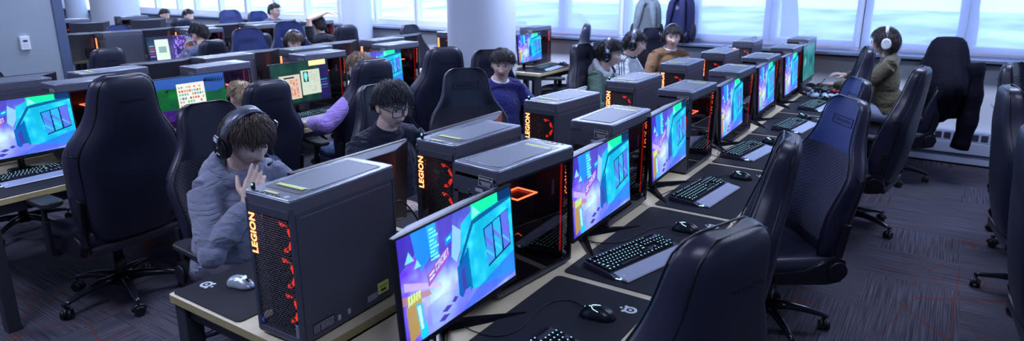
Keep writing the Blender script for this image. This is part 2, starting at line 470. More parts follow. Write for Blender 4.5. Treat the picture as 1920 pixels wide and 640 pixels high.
PITCHS = .93
def island(off, n_r, n_l, word, ks=((0,1),(2,3),(4,5),(6,6))):
    for side, n, x0, x1 in (('right', n_r, -.715, .012), ('left', n_l, -1.506, -.765)):
        q = 0
        for a, c in ks:
            if a >= n: continue
            c = min(c, n-1)
            y0, y1 = Y0+PITCHS*a, Y0+PITCHS*(c+1)
            desk('birch topped desk on dark steel legs, %s along the %s side of the %s island' % (ORD[q], side, word),
                 x0+off, x1+off, y0, y1, 'desks of the computer islands')
            q += 1
IS2, IS3, IS4 = -3.25, -6.5, -9.9
island(0, 7, 7, 'nearest')
island(IS2, 4, 7, 'middle')
island(IS3, 6, 6, 'far')
island(IS4, 5, 0, 'farthest')
desk('small birch topped desk by the window beyond the big column', -3.98, -3.25, 4.55, 5.62, 'desks of the computer islands')

# ------------------------------------------------------------------ gaming tower
case_m = noisy('tower_grey_metal', (.080,.086,.125), (.088,.094,.136), 40, .40, metal=.25)
case_top = noisy('tower_top_lit_metal', (.16,.17,.23), (.18,.19,.25), 40, .30, metal=.5)  # lighter than the sides: window reflection on the top painted in
dark_in = mat('tower_interior', (.004,.004,.006), .6)
red_glow = mat('red_fan_light', (.3,.01,.005), .4, emit=(1,.03,.01), es=1.2)
red_soft = mat('red_light_strip', (.3,.01,.005), .4, emit=(1,.02,.01), es=.6)
legion_m = mat('glowing_letters', (.9,.4,.2), .4, emit=(1,.20,.06), es=5.5)
yel = mat('yellow_green_sticker', (.70,.82,.22), .5)
yel2 = mat('pale_yellow_sticker', (.80,.80,.42), .5)
grey_lab = mat('grey_label', (.45,.47,.55), .5)
lab_dark = mat('dark_label', (.02,.02,.03), .5)
pcb = mat('circuit_board', (.01,.012,.016), .45)
tint = bpy.data.materials.new('smoked_side_glass'); tint.use_nodes = True
nt = tint.node_tree; nt.nodes.remove(nt.nodes['Principled BSDF'])
a1 = nt.nodes.new('ShaderNodeBsdfTransparent'); a1.inputs[0].default_value = (.58,.52,.58,1)
a2 = nt.nodes.new('ShaderNodeBsdfGlossy'); a2.inputs['Roughness'].default_value = .03; a2.inputs[0].default_value = (.9,.9,1,1)
fr = nt.nodes.new('ShaderNodeFresnel'); fr.inputs[0].default_value = 1.5
mx = nt.nodes.new('ShaderNodeMixShader'); guard(nt, fr, mx); nt.links.new(a1.outputs[0], mx.inputs[1]); nt.links.new(a2.outputs[0], mx.inputs[2])
nt.links.new(mx.outputs[0], nt.nodes['Material Output'].inputs[0])
vent_m = bpy.data.materials.new('perforated_top'); vent_m.use_nodes = True
nt = vent_m.node_tree; bb = nt.nodes['Principled BSDF']; bb.inputs['Roughness'].default_value = .5; bb.inputs['Metallic'].default_value = .4
tc = nt.nodes.new('ShaderNodeTexCoord'); vo = nt.nodes.new('ShaderNodeTexVoronoi'); vo.inputs['Scale'].default_value = 150; vo.inputs['Randomness'].default_value = .0
rp = nt.nodes.new('ShaderNodeValToRGB'); rp.color_ramp.elements[0].position = .42; rp.color_ramp.elements[0].color = (.012,.013,.018,1); rp.color_ramp.elements[1].position = .5; rp.color_ramp.elements[1].color = (.26,.30,.40,1)
nt.links.new(tc.outputs['Object'], vo.inputs['Vector']); nt.links.new(vo.outputs['Distance'], rp.inputs[0]); nt.links.new(rp.outputs[0], bb.inputs['Base Color'])
PW, PD, PH = .208, .449, .487
def hex_mesh(mb, w, h, cw, ch_, m=0, fill=.74):
    """perforated sheet of elongated hexagons centred on the origin in x,z at y=0"""
    nx = int(w/cw); nz = int(h/(ch_*.75))
    hx = [(.5,-.25),(.5,.25),(0,.5),(-.5,.25),(-.5,-.25),(0,-.5)]
    for j in range(nz):
        for i in range(nx):
            cx = -w/2+cw*(i+.5+(.5 if j % 2 else 0)*.98); cz = -h/2+ch_*(.5+.75*j)
            if cx > w/2-.3*cw: continue
            o = [(cx+a*cw, 0, cz+b_*ch_) for a, b_ in hx]; n_ = [(cx+a*cw*fill, .0015, cz+b_*ch_*fill) for a, b_ in hx]
            mb.add(o+n_, [(k, (k+1) % 6, 6+(k+1) % 6, 6+k) for k in range(6)], m, False)
def make_tower():
    t = thing('gaming_tower', 'x', 'computer', (0,0,0))
    w, d, h = PW, PD, PH
    # case: hood, base, solid side (+x), rear wall, front bezel
    c = MB()
    prof = rrect(w, d, .010, 3)
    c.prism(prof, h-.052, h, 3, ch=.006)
    c.prism(rrect(w-.006, d-.008, .008, 3), .012, .030, 0)
    c.box((w/2-.004, .0, .245), (.006, d-.03, .44), 0)
    c.box((w/2-.0008, 0.004, h-.062), (.0012, d-.05, .0015), 2)
    for zz0 in (.02,): pass
    # rear wall with openings built from strips
    y = d/2-.004
    c.box((0, y, .415), (w-.006, .008, .075), 0); c.box((0, y, .125), (w-.006, .008, .20), 0)
    c.box((w/2-.012, y, .30), (.018, .008, .17), 0); c.box((-w/2+.012, y, .30), (.018, .008, .17), 0)
    c.box((.022, y, .30), (.012, .008, .17), 0)
    # front bezel
    y = -d/2+.006
    for sx in (-1,1): c.box((sx*(w/2-.008), y, .24), (.016, .014, .45), 0, ch=.003)
    c.box((0, y, .436), (w-.01, .014, .028), 0, ch=.003); c.box((0, y, .022), (w-.01, .014, .022), 0, ch=.003)
    # inner walls
    c.box((0, d/2-.02, .24), (w-.02, .002, .43), 1); c.box((w/2-.012, 0, .24), (.002, d-.04, .43), 1)
    c.box((0, -d/2+.05, .24), (w-.02, .002, .43), 1); c.box((0,0,.031), (w-.02,d-.04,.002), 1); c.box((0,0,h-.056), (w-.02,d-.04,.002), 1)
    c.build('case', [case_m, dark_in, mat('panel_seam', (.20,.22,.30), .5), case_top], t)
    # top
    f = MB(); f.prism(rrect(.150, .295, .006, 2, 0, .035), h-.0005, h+.0012); f.build('top_vent', vent_m, t)
    f = MB(); o_ = rrect(.158, .303, .008, 2, 0, .035); f.tube([(a, c_, h+.0008) for a, c_ in o_], .0016, 5, closed=True); f.build('vent_rim_highlight', mat('rim_highlight', (.40,.44,.56), .25, .8), t)  # highlight around the vent, painted as a ring of brighter metal
    f = MB(); f.tube([(a, c_, h-.0022) for a, c_ in rrect(w-.006, d-.006, .010, 3)], .0028, 6, closed=True); f.build('top_edge_highlight', mat('rim_highlight', (.40,.44,.56), .25, .8), t)  # highlight along the top edge, painted with the same brighter metal
    f = MB(); f.prism(rrect(.160, .052, .006, 2, 0, -.141), h-.0005, h+.0008); f.build('top_tray', mat('tray_dark', (.035,.038,.055), .35), t)
    f = MB(); f.box((-.005, -.128, h+.0022), (.118,.017,.0008))
    f.build('top_sticker', yel, t)
    f = MB(); f.box((-.012, -.196, h+.0012), (.060,.011,.0008)); f.build('port_label', yel2, t)
    for i, (xx, ww, dd) in enumerate(((-.060,.013,.005),(-.036,.013,.005),(-.012,.013,.005),(.012,.009,.004),(.028,.006,.006),(.040,.006,.006))):
        f = MB(); f.box((xx, -.211, h+.0006), (ww,dd,.0012)); f.build('port', dark_in, t)
    f = MB(); f.cyl((.064,-.203,h-.001), (.064,-.203,h+.0015), .009, n=20); f.build('power_button', mat('power_button', (.3,.34,.42), .3, .5, emit=(.5,.7,1), es=.3), t)
    # front mesh, letters, marks
    f = MB(); f.M = Matrix.Translation((0, -d/2+.0015, .231)); hex_mesh(f, w-.030, .385, .0130, .0100, fill=.70)
    f.build('front_mesh', mat('front_mesh_metal', (.055,.055,.068), .38, .5), t)
    f = MB(); text_mb(f, 'LEGION', .0365, frame_m((-w/2+.028, -d/2-.0012, .353), (0,0,1), (-1,0,0)), .0005, bold=.030, spacing=1.05)
    f.build('letters', legion_m, t)
    for zz in (.345,.225,.105):
        q = MB(); q.M = Matrix.Translation((.012, -d/2+.030, zz))
        n = 40; r0, r1 = .036, .050
        vs = []; fs = []
        for k in range(n):
            a = 2*PI*k/n
            for r_ in (r0, r1): vs.append((r_*math.cos(a), 0, r_*math.sin(a)))
        fs = [(2*k, 2*k+1, (2*k+3) % (2*n), (2*k+2) % (2*n)) for k in range(n) if k < 12 or k > 30]
        q.add(vs, fs, 0)
        fan = q.build('front_fan', [red_glow, plastic], t)
        q2 = MB(); q2.M = Matrix.Translation((.012, -d/2+.026, zz)) @ Matrix.Rotation(PI/2, 4, 'X')
        q2.cyl((0,0,-.004), (0,0,.004), .017, n=16, m=0)
        for k in range(7):
            a = 2*PI*k/7; q2.box((.030*math.cos(a), .030*math.sin(a), 0), (.040,.017,.002), 0, rot=Matrix.Rotation(a+.25,4,'Z') @ Matrix.Rotation(.5,4,'X'))
        q2.build('blades', mat('fan_blade', (.03,.008,.010), .5), fan)
    f = MB(); f.box((-w/2+.026, -d/2-.0012, .055), (.017,.0008,.020)); st = f.build('processor_sticker', mat('blue_sticker', (.03,.06,.35), .4), t)
    f = MB(); text_mb(f, 'i7', .011, frame_m((-w/2+.026, -d/2-.0018, .054), (1,0,0), (0,0,1)), .0003); f.build('sticker_print', white_m, st)
    f = MB(); f.box((w/2-.020, -d/2-.0016, .060), (.012,.0008,.044)); st = f.build('maker_plate', grey_lab, t)
    f = MB(); text_mb(f, 'Lenovo', .0125, frame_m((w/2-.020, -d/2-.0024, .060), (0,0,1), (-1,0,0)), .0003); f.build('plate_print', lab_dark, st)
    # solid side labels
    def lab(name, y0, y1, z0, z1, m):
        f = MB(); f.box((w/2+.0002, (y0+y1)/2, (z0+z1)/2), (.0012, y1-y0, z1-z0)); return f.build(name, m, t)
    o = lab('rating_label', -.182, -.092, .030, .067, lab_dark)
    f = MB(); q = random.Random(4)
    for j in range(7):
        y = -.180
        while y < -.156: L_ = q.uniform(.003,.008); f.box((w/2+.001, y+L_/2, .034+j*.0043), (.0006, L_, .0014)); y += L_+.0015
    for j in range(4):
        y = -.150
        while y < -.098: L_ = q.uniform(.002,.007); f.box((w/2+.001, y+L_/2, .036+j*.0075), (.0006, L_, .0040)); y += L_+.0025
    f.build('label_print', grey_lab, o)
    for (y0_, y1_, z0_, z1_) in ((-.078,-.066,.032,.050),(-.034,-.022,.034,.052)): lab('certificate_sticker', y0_, y1_, z0_, z1_, grey_lab)
    lab('barcode_sticker', .060, .108, .034, .056, mat('silver_label', (.30,.32,.42), .4))
    o = lab('asset_label', .112, .166, .040, .082, yel)
    f = MB(); f.box((w/2+.001, .139, .052), (.0006,.026,.009)); f.box((w/2+.001, .139, .070), (.0006,.042,.0016)); f.box((w/2+.001, .139, .064), (.0006,.036,.0016)); f.build('label_print', lab_dark, o)
    # rear details (rear faces +y)
    yb = d/2+.0006
    f = MB(); f.box((-.052, yb, .440), (.066,.001,.036)); o = f.build('warning_label', lab_dark, t)
    f = MB(); Mr = frame_m((-.046, yb+.0008, .4485), (-1,0,0), (0,0,1))
    text_mb(f, 'WARNING', .0105, Mr, .0003, bold=.02)
    for j, zz in enumerate((.438,.433,.428)): f.box((-.052, yb+.001, zz), (.050-.006*j,.0006,.0018))
    for zz in (.4225,.4575): f.box((-.052, yb+.001, zz), (.065,.0006,.0012))
    for xx in (-.0845,-.0195): f.box((xx, yb+.001, .440), (.0012,.0006,.035))
    f.add([(-.078+a, yb+.0012, .4485+b_) for a, b_ in ((-.005,-.004),(.005,-.004),(0,.005))], [(0,1,2)], 0)
    f.build('label_print', white_m, o)
    f = MB(); f.box((-.020, yb, .404), (.034,.001,.012)); f.build('serial_sticker', grey_lab, t)
    f = MB(); f.M = Matrix.Translation((-.040, d/2-.001, .300)) @ Matrix.Rotation(PI,4,'Z'); hex_mesh(f, .108, .16, .0092, .0066)
    f.build('rear_mesh', mat('front_mesh_metal', (.055,.055,.068), .38, .5), t)
    q = MB(); q.M = Matrix.Translation((-.040, d/2-.014, .300))
    n = 40; vs = []
    for k in range(n):
        a = 2*PI*k/n
        for r_ in (.030, .056): vs.append((r_*math.cos(a), 0, r_*math.sin(a)))
    q.add(vs, [(2*k, 2*k+1, (2*k+3) % (2*n), (2*k+2) % (2*n)) for k in range(n)], 0)
    q.build('rear_fan', [red_soft], t)
    q = MB()
    q.box((.062, d/2-.012, .300), (.052,.014,.16), 0); q.box((.062, d/2+.0015, .345), (.034,.006,.03), 0)
    for k in range(5): q.box((.060, d/2-.001, .24+k*.022), (.030,.010,.012), 1, ch=.001)
    q.build('rear_ports', [dark_in, plastic_g], t)
    for k in range(4): q = MB(); q.cyl((w/2-.02-.055*k, d/2, .395), (w/2-.02-.055*k, d/2+.004, .395), .0035, n=10); q.build('screw', chrome, t)
    # glass side (-x) with what shows through it
    q = MB(); q.box((-w/2+.003, .002, .236), (.004, d-.030, .400)); g = q.build('side_glass', tint, t)
    q = MB()
    for zz in (.034,.436): q.box((-w/2+.003, .002, zz), (.006, d-.02, .008))
    for yy in (-d/2+.012, d/2-.012): q.box((-w/2+.003, yy, .236), (.006, .012, .40))
    q.build('side_frame', mat('glass_side_frame', (.012,.012,.018), .3), t)
    q = MB(); q.box((.07,.01,.25), (.004,.30,.36)); q.box((.02,-.19,.24), (.10,.004,.36)); q.build('motherboard', pcb, t)
    q = MB(); q.box((0.010,.02,.175), (.11,.27,.045), ch=.005)
    gp = q.build('graphics_card', mat('card_shroud', (.012,.012,.016), .4), t)
    q = MB(); text_mb(q, '4080', .020, frame_m((-.0462, .085, .178), (0,-1,0), (0,0,1)), .0005, bold=.01)
    q.tube([(-.0464,.058,.193),(-.0464,.045,.196),(-.0464,.02,.176)], .0012, 4); q.build('card_light', mat('orange_mark', (.8,.2,.1), .4, emit=(1,.16,.08), es=2.0), gp)
    q = MB(); q.box((.005,-.01,.280), (.085,.105,.085), ch=.004); co = q.build('cpu_cooler', mat('cooler_fins', (.018,.018,.024), .35, .6), t)
    q = MB()
    for sx, sy, lx, ly in ((0,-1,.098,.006),(0,1,.098,.006),(-1,0,.006,.12),(1,0,.006,.12)): q.box((.0+sx*.046, -.01+sy*.057, .326), (lx,ly,.004))
    q.build('light_ring', mat('orange_red_ring', (.9,.2,.1), .4, emit=(1,.10,.03), es=14), co)
    q = MB(); q.box((-w/2+.012, -d/2+.062, .25), (.006,.004,.36)); q.build('light_strip', red_soft, t)
    q = MB(); q.box((-w/2+.016, -.115, .345), (.002,.012,.058)); q.build('inner_sticker', grey_lab, t)
    q = MB(); q.box((-w/2+.02, .02, .418), (.004,.09,.010)); q.build('memory_bracket', mat('bracket', (.10,.11,.15), .3, .6), t)
    for sx in (-1,1):
        q = MB(); q.box((sx*(w/2-.03), 0, .006), (.03, d-.06, .012), ch=.003); q.build('foot', rubber, t)
    return t
TOWER = make_tower()
towers_used = [False]
def place_tower(x, y, rz, label, group, z=TOP):
    if not towers_used[0]:
        towers_used[0] = True; o = TOWER; o.location = (x,y,z); o.rotation_euler = (0,0,rz); o['label'] = label; o['group'] = group
    else: o = dup(TOWER, (x,y,z), rz, label, group)
    return o
def corner(x, y, a, w=PW, d=PD):     # centre from the near-left corner
    return x+math.cos(a)*w/2-math.sin(a)*d/2, y+math.sin(a)*w/2+math.cos(a)*d/2
LT = [(-1.001,-.899,.037),(-1.002,-.116,-.039),(-1.10,.847,-.062),(-1.039,1.699,.004),(-1.055,2.665,.03),(-1.041,3.576,.004),(-1.095,4.72,.04)]
RTW = [(-.672,-.288,-.108),(-.654,.543,0),(-.640,1.56,-.01),(-.635,2.494,-.003),(-.655,3.395,-.005),(-.640,4.30,-.016),(-.697,5.30,-.016)]
for i, (x, y, a) in enumerate(LT):
    cx, cy = corner(x, y, a)
    place_tower(cx, cy, a, 'grey gaming tower with glowing front letters, %s in the left line of the nearest island' % ORD[i], 'letter-fronted towers on the nearest island')
for i, (x, y, a) in enumerate(RTW):
    cx, cy = corner(x, y, a)
    place_tower(cx, cy, a+PI, 'grey gaming tower showing its back, %s in the right line of the nearest island' % ORD[i], 'back-turned towers on the nearest island')
for i in range(4):
    x, y, a = RTW[i]; cx, cy = corner(x+IS2, y+(.0,.05,-.02,.0)[i], a)
    place_tower(cx, cy, PI, 'grey gaming tower showing its back, %s along the right side of the middle island' % ORD[i], 'back-turned towers on the middle island')
for i in range(7):
    x, y, a = LT[i]; cx, cy = corner(x+IS2, (-.62,-.0,.95,1.75,2.75,3.95,4.9)[i], 0)
    place_tower(cx, cy, 0, 'grey gaming tower with glowing front letters, %s along the left side of the middle island' % ORD[i], 'letter-fronted towers on the middle island')
for i in range(3, 6):
    x, y, a = RTW[i]; cx, cy = corner(x+IS3, y, 0)
    place_tower(cx, cy, PI, 'gaming tower showing its back, number %d along the right side of the far island' % (i+1), 'towers on the far island')
for i in range(2, 6):
    x, y, a = LT[i]; cx, cy = corner(x+IS3, y, 0)
    place_tower(cx, cy, 0, 'gaming tower facing front, number %d from the front of the far island left side' % (i+1), 'towers on the far island')
for i in range(2, 5):
    x, y, a = RTW[i]; cx, cy = corner(x+IS4, y, 0)
    place_tower(cx, cy, PI, 'distant gaming tower on the farthest island, %s from its front' % ORD[i-2], 'towers on the farthest island')
place_tower(-3.80, 5.36, PI, 'grey gaming tower on the small desk by the window', 'back-turned towers on the middle island')
# the little dongles on the front ports of the nearest towers
dg = MB(); dg.box((0,0,.011), (.013,.008,.022), ch=.0015)
dgt = thing('usb_dongle', 'small black usb dongle standing on the nearest letter-fronted tower', 'usb dongle', (0,0,0), 0, 'usb dongles')
dg.build('body', plastic_g, dgt); dg = MB(); dg.box((.001,-.0042,.017), (.006,.0006,.005)); dg.build('light', mat('cyan_led', (.1,.8,.9), .4, emit=(.1,.9,1), es=4), dgt)
for i in range(4):
    x, y, a = LT[i]; cx, cy = corner(x, y, a)
    off = Matrix.Rotation(a, 3, 'Z') @ Vector((-.084, -.205, PH+TOP))
    loc = (cx+off.x, cy+off.y, off.z)
    lab = 'small black usb dongle on the %s letter-fronted tower of the nearest island' % ORD[i]
    if i == 0: dgt.location = loc; dgt.rotation_euler = (0,0,a); dgt['label'] = lab
    else: dup(dgt, loc, a, lab)

# ------------------------------------------------------------------ screen pictures
def canvas(w, h): 
    yy, xx = np.mgrid[0:h, 0:w]; return np.zeros((h, w, 3)), (xx+.5)/w, 1-(yy+.5)/h
def poly(img, X, Y, pts, col, a=1.0):
    inside = np.zeros(X.shape, bool); n = len(pts)
    for i in range(n):
        x0, y0 = pts[i]; x1, y1 = pts[(i+1) % n]
        if y0 == y1: continue
        c = ((Y > min(y0,y1)) & (Y <= max(y0,y1))) & (X < (x1-x0)*(Y-y0)/(y1-y0)+x0)
        inside ^= c
    img[inside] = img[inside]*(1-a)+np.array(col)*a
def rnd_noise(w, h, s, seed):
    g = np.random.RandomState(seed).rand(int(h/s)+3, int(w/s)+3)
    y, x = np.mgrid[0:h, 0:w]/float(s); yi = y.astype(int); xi = x.astype(int); fy = y-yi; fx = x-xi
    fy = fy*fy*(3-2*fy); fx = fx*fx*(3-2*fx)
    return (g[yi,xi]*(1-fx)+g[yi,xi+1]*fx)*(1-fy)+(g[yi+1,xi]*(1-fx)+g[yi+1,xi+1]*fx)*fy
SEG = {'C':'0111001','I':'', }
def blockword(img, X, Y, ox, oy, cw, chh, slope, word, col):
    font = {'C':["111","100","100","100","111"],'I':["111","010","010","010","111"],'R':["110","101","110","101","101"],'U':["101","101","101","101","111"],'T':["111","010","010","010","010"]}
    for k, c in enumerate(word):
        for r_, row in enumerate(font[c]):
            for q, b_ in enumerate(row):
                if b_ == '1':
                    x0 = ox+k*cw*4+q*cw; y0 = oy+(x0-ox)*slope-r_*chh
                    poly(img, X, Y, [(x0,y0),(x0+cw,y0+cw*slope),(x0+cw,y0+cw*slope-chh),(x0,y0-chh)], col)
def art_alley(w, h):
    img, X, Y = canvas(w, h)
    n1 = rnd_noise(w,h,w/9,1); n2 = rnd_noise(w,h,w/28,2); n3 = rnd_noise(w,h,w/60,5)
    base = np.stack([.22+.25*n1+.1*n2, .12+.30*n2*n1+.08*(X>.2), .62+.3*n1], -1); img[:] = base
    # upper left blocks
    poly(img,X,Y,[(0,1),(.10,1),(.12,.80),(0,.70)], (.20,.10,.55), .8)
    poly(img,X,Y,[(.10,1),(.22,1),(.24,.72),(.15,.62),(.12,.80)], (.08,.42,.92), .85)
    poly(img,X,Y,[(.22,1),(.29,1),(.30,.66),(.24,.70)], (.10,.72,.95), .6)
    poly(img,X,Y,[(.31,1),(.44,1),(.40,.62),(.36,.50),(.31,.62)], (.30,.16,.62), .85)
    for k in range(9): poly(img,X,Y,[(.235,.96-.035*k),(.275+.015*(k%3),.965-.035*k),(.275+.015*(k%3),.948-.035*k),(.235,.945-.035*k)], (.55,.92,1.0), .9)
    for tx, ty, s in ((.075,.80,.05),(.13,.71,.038)): poly(img,X,Y,[(tx-s*.7,ty-s),(tx+s*.7,ty-s*.9),(tx,ty+s)], (.55,.80,1.0), .85)
    # glowing street
    d = np.hypot((X-.26)/.30, (Y-.30)/.42); gl = np.clip(1-d, 0, 1)**1.2
    img += gl[...,None]*np.array([.70,.60,.80])
    poly(img,X,Y,[(.02,.60),(.30,.42),(.30,.38),(.02,.52)], (1.0,.55,.72), .8)
    poly(img,X,Y,[(.0,.48),(.20,.42),(.22,.36),(.0,.40)], (.85,.35,.30), .8)
    for k in range(5): poly(img,X,Y,[(.04+.02*k,.46),(.055+.02*k,.465),(.05+.02*k,.36),(.035+.02*k,.355)], (1.0,.85,.35), .9)
    poly(img,X,Y,[(.02,.37),(.14,.39),(.13,.10),(.03,.02)], (.85,.42,.12), .85)
    poly(img,X,Y,[(.09,.36),(.14,.35),(.15,.06),(.11,.02)], (.30,.55,.75), .9); poly(img,X,Y,[(.10,.33),(.125,.33),(.135,.10),(.115,.10)], (.85,.95,1.0), .95)
    poly(img,X,Y,[(.11,.05),(.16,.16),(.17,.02),(.12,-.02)], (.05,.65,.80), .9)
    # ground tiles
    g = (Y < .30-.25*np.abs(X-.30)) & (X > .17)
    img[g] = img[g]*.6+np.stack([.38+.2*n1, .26+.25*n1, .72+.2*n1],-1)[g]*.5
    for (a, c_, e_) in ((.33,.13,.045),(.30,.06,.05),(.40,.17,.03)): poly(img,X,Y,[(a-e_,c_),(a,c_+.035),(a+e_,c_+.01),(a,c_-.025)], (.18,.05,.40), .8)
    # round sign and wording on a banner
    poly(img,X,Y,[(.195,.56),(.375,.72),(.385,.64),(.335,.56),(.20,.44)], (.72,.22,.62), .95)
    for (a, c_) in ((.222,.545),(.243,.562),(.222,.505),(.243,.522)): poly(img,X,Y,[(a-.009,c_-.016),(a+.009,c_-.004),(a+.009,c_+.016),(a-.009,c_+.004)], (1,.80,1), .95)
    blockword(img,X,Y,.266,.612,.0042,.0135,.85,'CIRCUIT',(1.,.75,1.))
    # person-like bright facade and blue plate
    poly(img,X,Y,[(.355,.80),(.42,.84),(.42,.76),(.36,.73)], (.05,.40,.85), .95); poly(img,X,Y,[(.37,.79),(.405,.81),(.405,.785),(.37,.765)], (.5,.95,1), .9)
    poly(img,X,Y,[(.43,.90),(.50,.80),(.48,.62),(.44,.52),(.40,.60)], (.70,.72,.98), .75)
    # teal building
    tb = [(.50,.86),(.60,.94),(1,.97),(1,.05),(.80,.10),(.56,.16),(.52,.22),(.50,.55),(.44,.44),(.48,.60)]
    poly(img,X,Y,tb, (.05,.62,.72)); 
    m_ = np.zeros((h,w,3)); poly(m_,X,Y,tb,(1,1,1)); mk = m_[...,0] > 0
    img[mk] = (np.stack([.05+.22*n2*n1, .52+.30*n1*n2, .70+.22*n1],-1))[mk]
    poly(img,X,Y,[(.44,.46),(.54,.58),(.55,.20),(.50,.20),(.47,.14),(.44,.18)], (.02,.22,.55), .9)
    poly(img,X,Y,[(.47,.40),(.505,.44),(.515,.22),(.48,.18)], (.20,.15,.50), .95)
    poly(img,X,Y,[(.535,.60),(.55,.60),(.565,.17),(.545,.16)], (.02,.30,.50), .95)
    poly(img,X,Y,[(.46,.50),(.60,.85),(1,.92),(1,.88),(.61,.80),(.475,.47)], (.02,.20,.42), .9)
    # green lit panel
    poly(img,X,Y,[(.60,.84),(.60,1),(.86,1.0),(.86,.90),(.70,.88)], (.08,.88,.52)); poly(img,X,Y,[(.60,.86),(.62,.98),(.68,.885)], (.60,1,.9), .9)
    poly(img,X,Y,[(.86,1),(1,1),(1,.90),(.86,.90)], (.03,.10,.25), .95)
    # paned window
    poly(img,X,Y,[(.70,.70),(.96,.78),(.97,.38),(.73,.28)], (.02,.12,.25))
    for k in range(3):
        a0 = .712+.085*k; a1 = a0+.075
        poly(img,X,Y,[(a0,.69+.03*k),(a1,.71+.03*k),(a1+.008,.33+.035*k),(a0+.014,.30+.035*k)], ((.22,.42,.85),(.15,.55,.85),(.35,.30,.80))[k])
        poly(img,X,Y,[(a0+.005,.62+.03*k),(a1,.50+.03*k),(a1,.45+.03*k),(a0+.005,.56+.03*k)], (.45,.25,.75), .8)
        poly(img,X,Y,[(a0+.008,.48+.03*k),(a1,.38+.03*k),(a1,.35+.03*k),(a0+.008,.44+.03*k)], (.30,.70,.95), .6)
    poly(img,X,Y,[(.60,.13),(1,.30),(1,.05),(.55,.0),(.45,.0)], (.18,.25,.85), .65)
    img[...,0] *= .74; img[...,1] *= 1.14; img[...,2] *= 1.1
    return np.clip(img*.95, 0, 1.3)
def art_landscape(w, h):
    img, X, Y = canvas(w, h); n1 = rnd_noise(w,h,w/10,3); n2 = rnd_noise(w,h,w/40,4)
    img[:] = np.stack([.06+.05*Y, .14+.10*Y, .42+.12*Y],-1)
    g = Y < .70-.02*X+.08*np.sin(X*6)+.05*n1; img[g] = np.stack([.01+.03*n2,.16+.16*n1,.07+.05*n2],-1)[g]
    g = Y < .28+.05*np.sin(X*9)+.05*n2; img[g] = np.stack([.10+.08*n2,.05+.04*n2,.22+.15*n1],-1)[g]
    g = Y < .10; img[g] = np.array([.06,.02,.12])
    for k in range(9): poly(img,X,Y,[(.70+.03*k,.86-.01*k),(.76+.03*k,.95),(.74+.03*k,.84)], (.02,.05,.10))
    poly(img,X,Y,[(.20,.74),(.27,.78),(.24,.70)], (.05,.06,.08))
    poly(img,X,Y,[(.03,.90),(.09,.90),(.09,.97),(.03,.97)], (.8,.85,.95))
    poly(img,X,Y,[(.36,.86),(.72,.86),(.72,.02),(.36,.02)], (.80,.80,.74)); q = random.Random(5)
    for j in range(9):
        for i in range(10):
            if q.random() < .75 and j != 6:
                x0 = .38+.033*i; y0 = .80-.078*j; c = q.choice([(.7,.1,.1),(.1,.55,.55),(.15,.2,.3),(.75,.3,.2),(.3,.6,.8),(.2,.5,.2)])
                poly(img,X,Y,[(x0,y0),(x0+.022,y0),(x0+.022,y0-.045),(x0,y0-.045)], c, .8)
    return img
def art_inventory(w, h):
    img, X, Y = canvas(w, h); n1 = rnd_noise(w,h,w/10,6); n2 = rnd_noise(w,h,w/50,7)
    img[:] = np.stack([.03+.03*n1,.10+.08*n1,.09+.05*n1],-1)
    g = X > .82; img[g] = np.stack([.06+.02*n1,.03+.03*n1,.16+.10*n2],-1)[g]
    poly(img,X,Y,[(.66,1.0),(.97,1.0),(.97,.87),(.66,.87)], (.88,.84,.52))
    for k in range(4): poly(img,X,Y,[(.80,.50-.07*k),(.97,.50-.07*k),(.97,.475-.07*k),(.80,.475-.07*k)], ((.1,.6,.6),(.35,.2,.6))[k%2], .7)
    poly(img,X,Y,[(.12,.70),(.48,.70),(.48,.10),(.12,.10)], (.70,.66,.58)); poly(img,X,Y,[(.50,.78),(.84,.78),(.84,.16),(.50,.16)], (.66,.72,.64)); q = random.Random(8)
    poly(img,X,Y,[(.20,.66),(.38,.66),(.38,.62),(.20,.62)], (.1,.1,.15))
    for j in range(9):
        for i in range(6):
            if q.random() < .8: x0 = .145+.05*i; y0 = .58-.05*j; poly(img,X,Y,[(x0,y0),(x0+.036,y0),(x0+.036,y0-.035),(x0,y0-.035)], q.choice([(.75,.2,.15),(.8,.45,.35),(.5,.5,.45),(.7,.3,.2)]), .8)
            if q.random() < .7 and i > 1: x0 = .52+.05*i; y0 = .72-.058*j; poly(img,X,Y,[(x0,y0),(x0+.036,y0),(x0+.036,y0-.038),(x0,y0-.038)], q.choice([(.55,.6,.55),(.7,.5,.4),(.4,.65,.5)]), .6)
    poly(img,X,Y,[(.54,.74),(.63,.74),(.63,.48),(.54,.48)], (.02,.04,.06)); poly(img,X,Y,[(.565,.72),(.605,.72),(.62,.64),(.60,.50),(.57,.50),(.55,.64)], (.35,.80,.78))
    return img
def art_chat(w, h):
    img, X, Y = canvas(w, h); n1 = rnd_noise(w,h,w/8,9); n2 = rnd_noise(w,h,w/40,10)
    img[:] = np.stack([.06+.30*n1*X,.07+.12*n1,.22+.45*n1*X],-1)
    poly(img,X,Y,[(.16,.92),(.44,.92),(.44,.04),(.16,.04)], (.74,.86,.78)); poly(img,X,Y,[(.22,.66),(.38,.66),(.38,.44),(.22,.44)], (.30,.42,.48), .7)
    for k in range(5): poly(img,X,Y,[(.03,.72-.09*k),(.13,.72-.09*k),(.13,.68-.09*k),(.03,.68-.09*k)], ((.5,.5,.7),(.8,.15,.3))[k%2], .8)
    g = (n2 > .6) & (X > .55); img[g] += np.array([.35,.25,.5])
    return img
def art_portrait(w, h):
    img, X, Y = canvas(w, h); n1 = rnd_noise(w,h,w/8,11); n2 = rnd_noise(w,h,w/30,12)
    img[:] = np.stack([.05+.06*n1,.20+.16*n1,.30+.2*n1],-1)
    d = np.hypot((X-.42)/.16, (Y-.5)/.4); g = d < 1; img[g] = np.stack([.12+.3*n2,.38+.3*n2,.46+.3*n2],-1)[g]
    return img
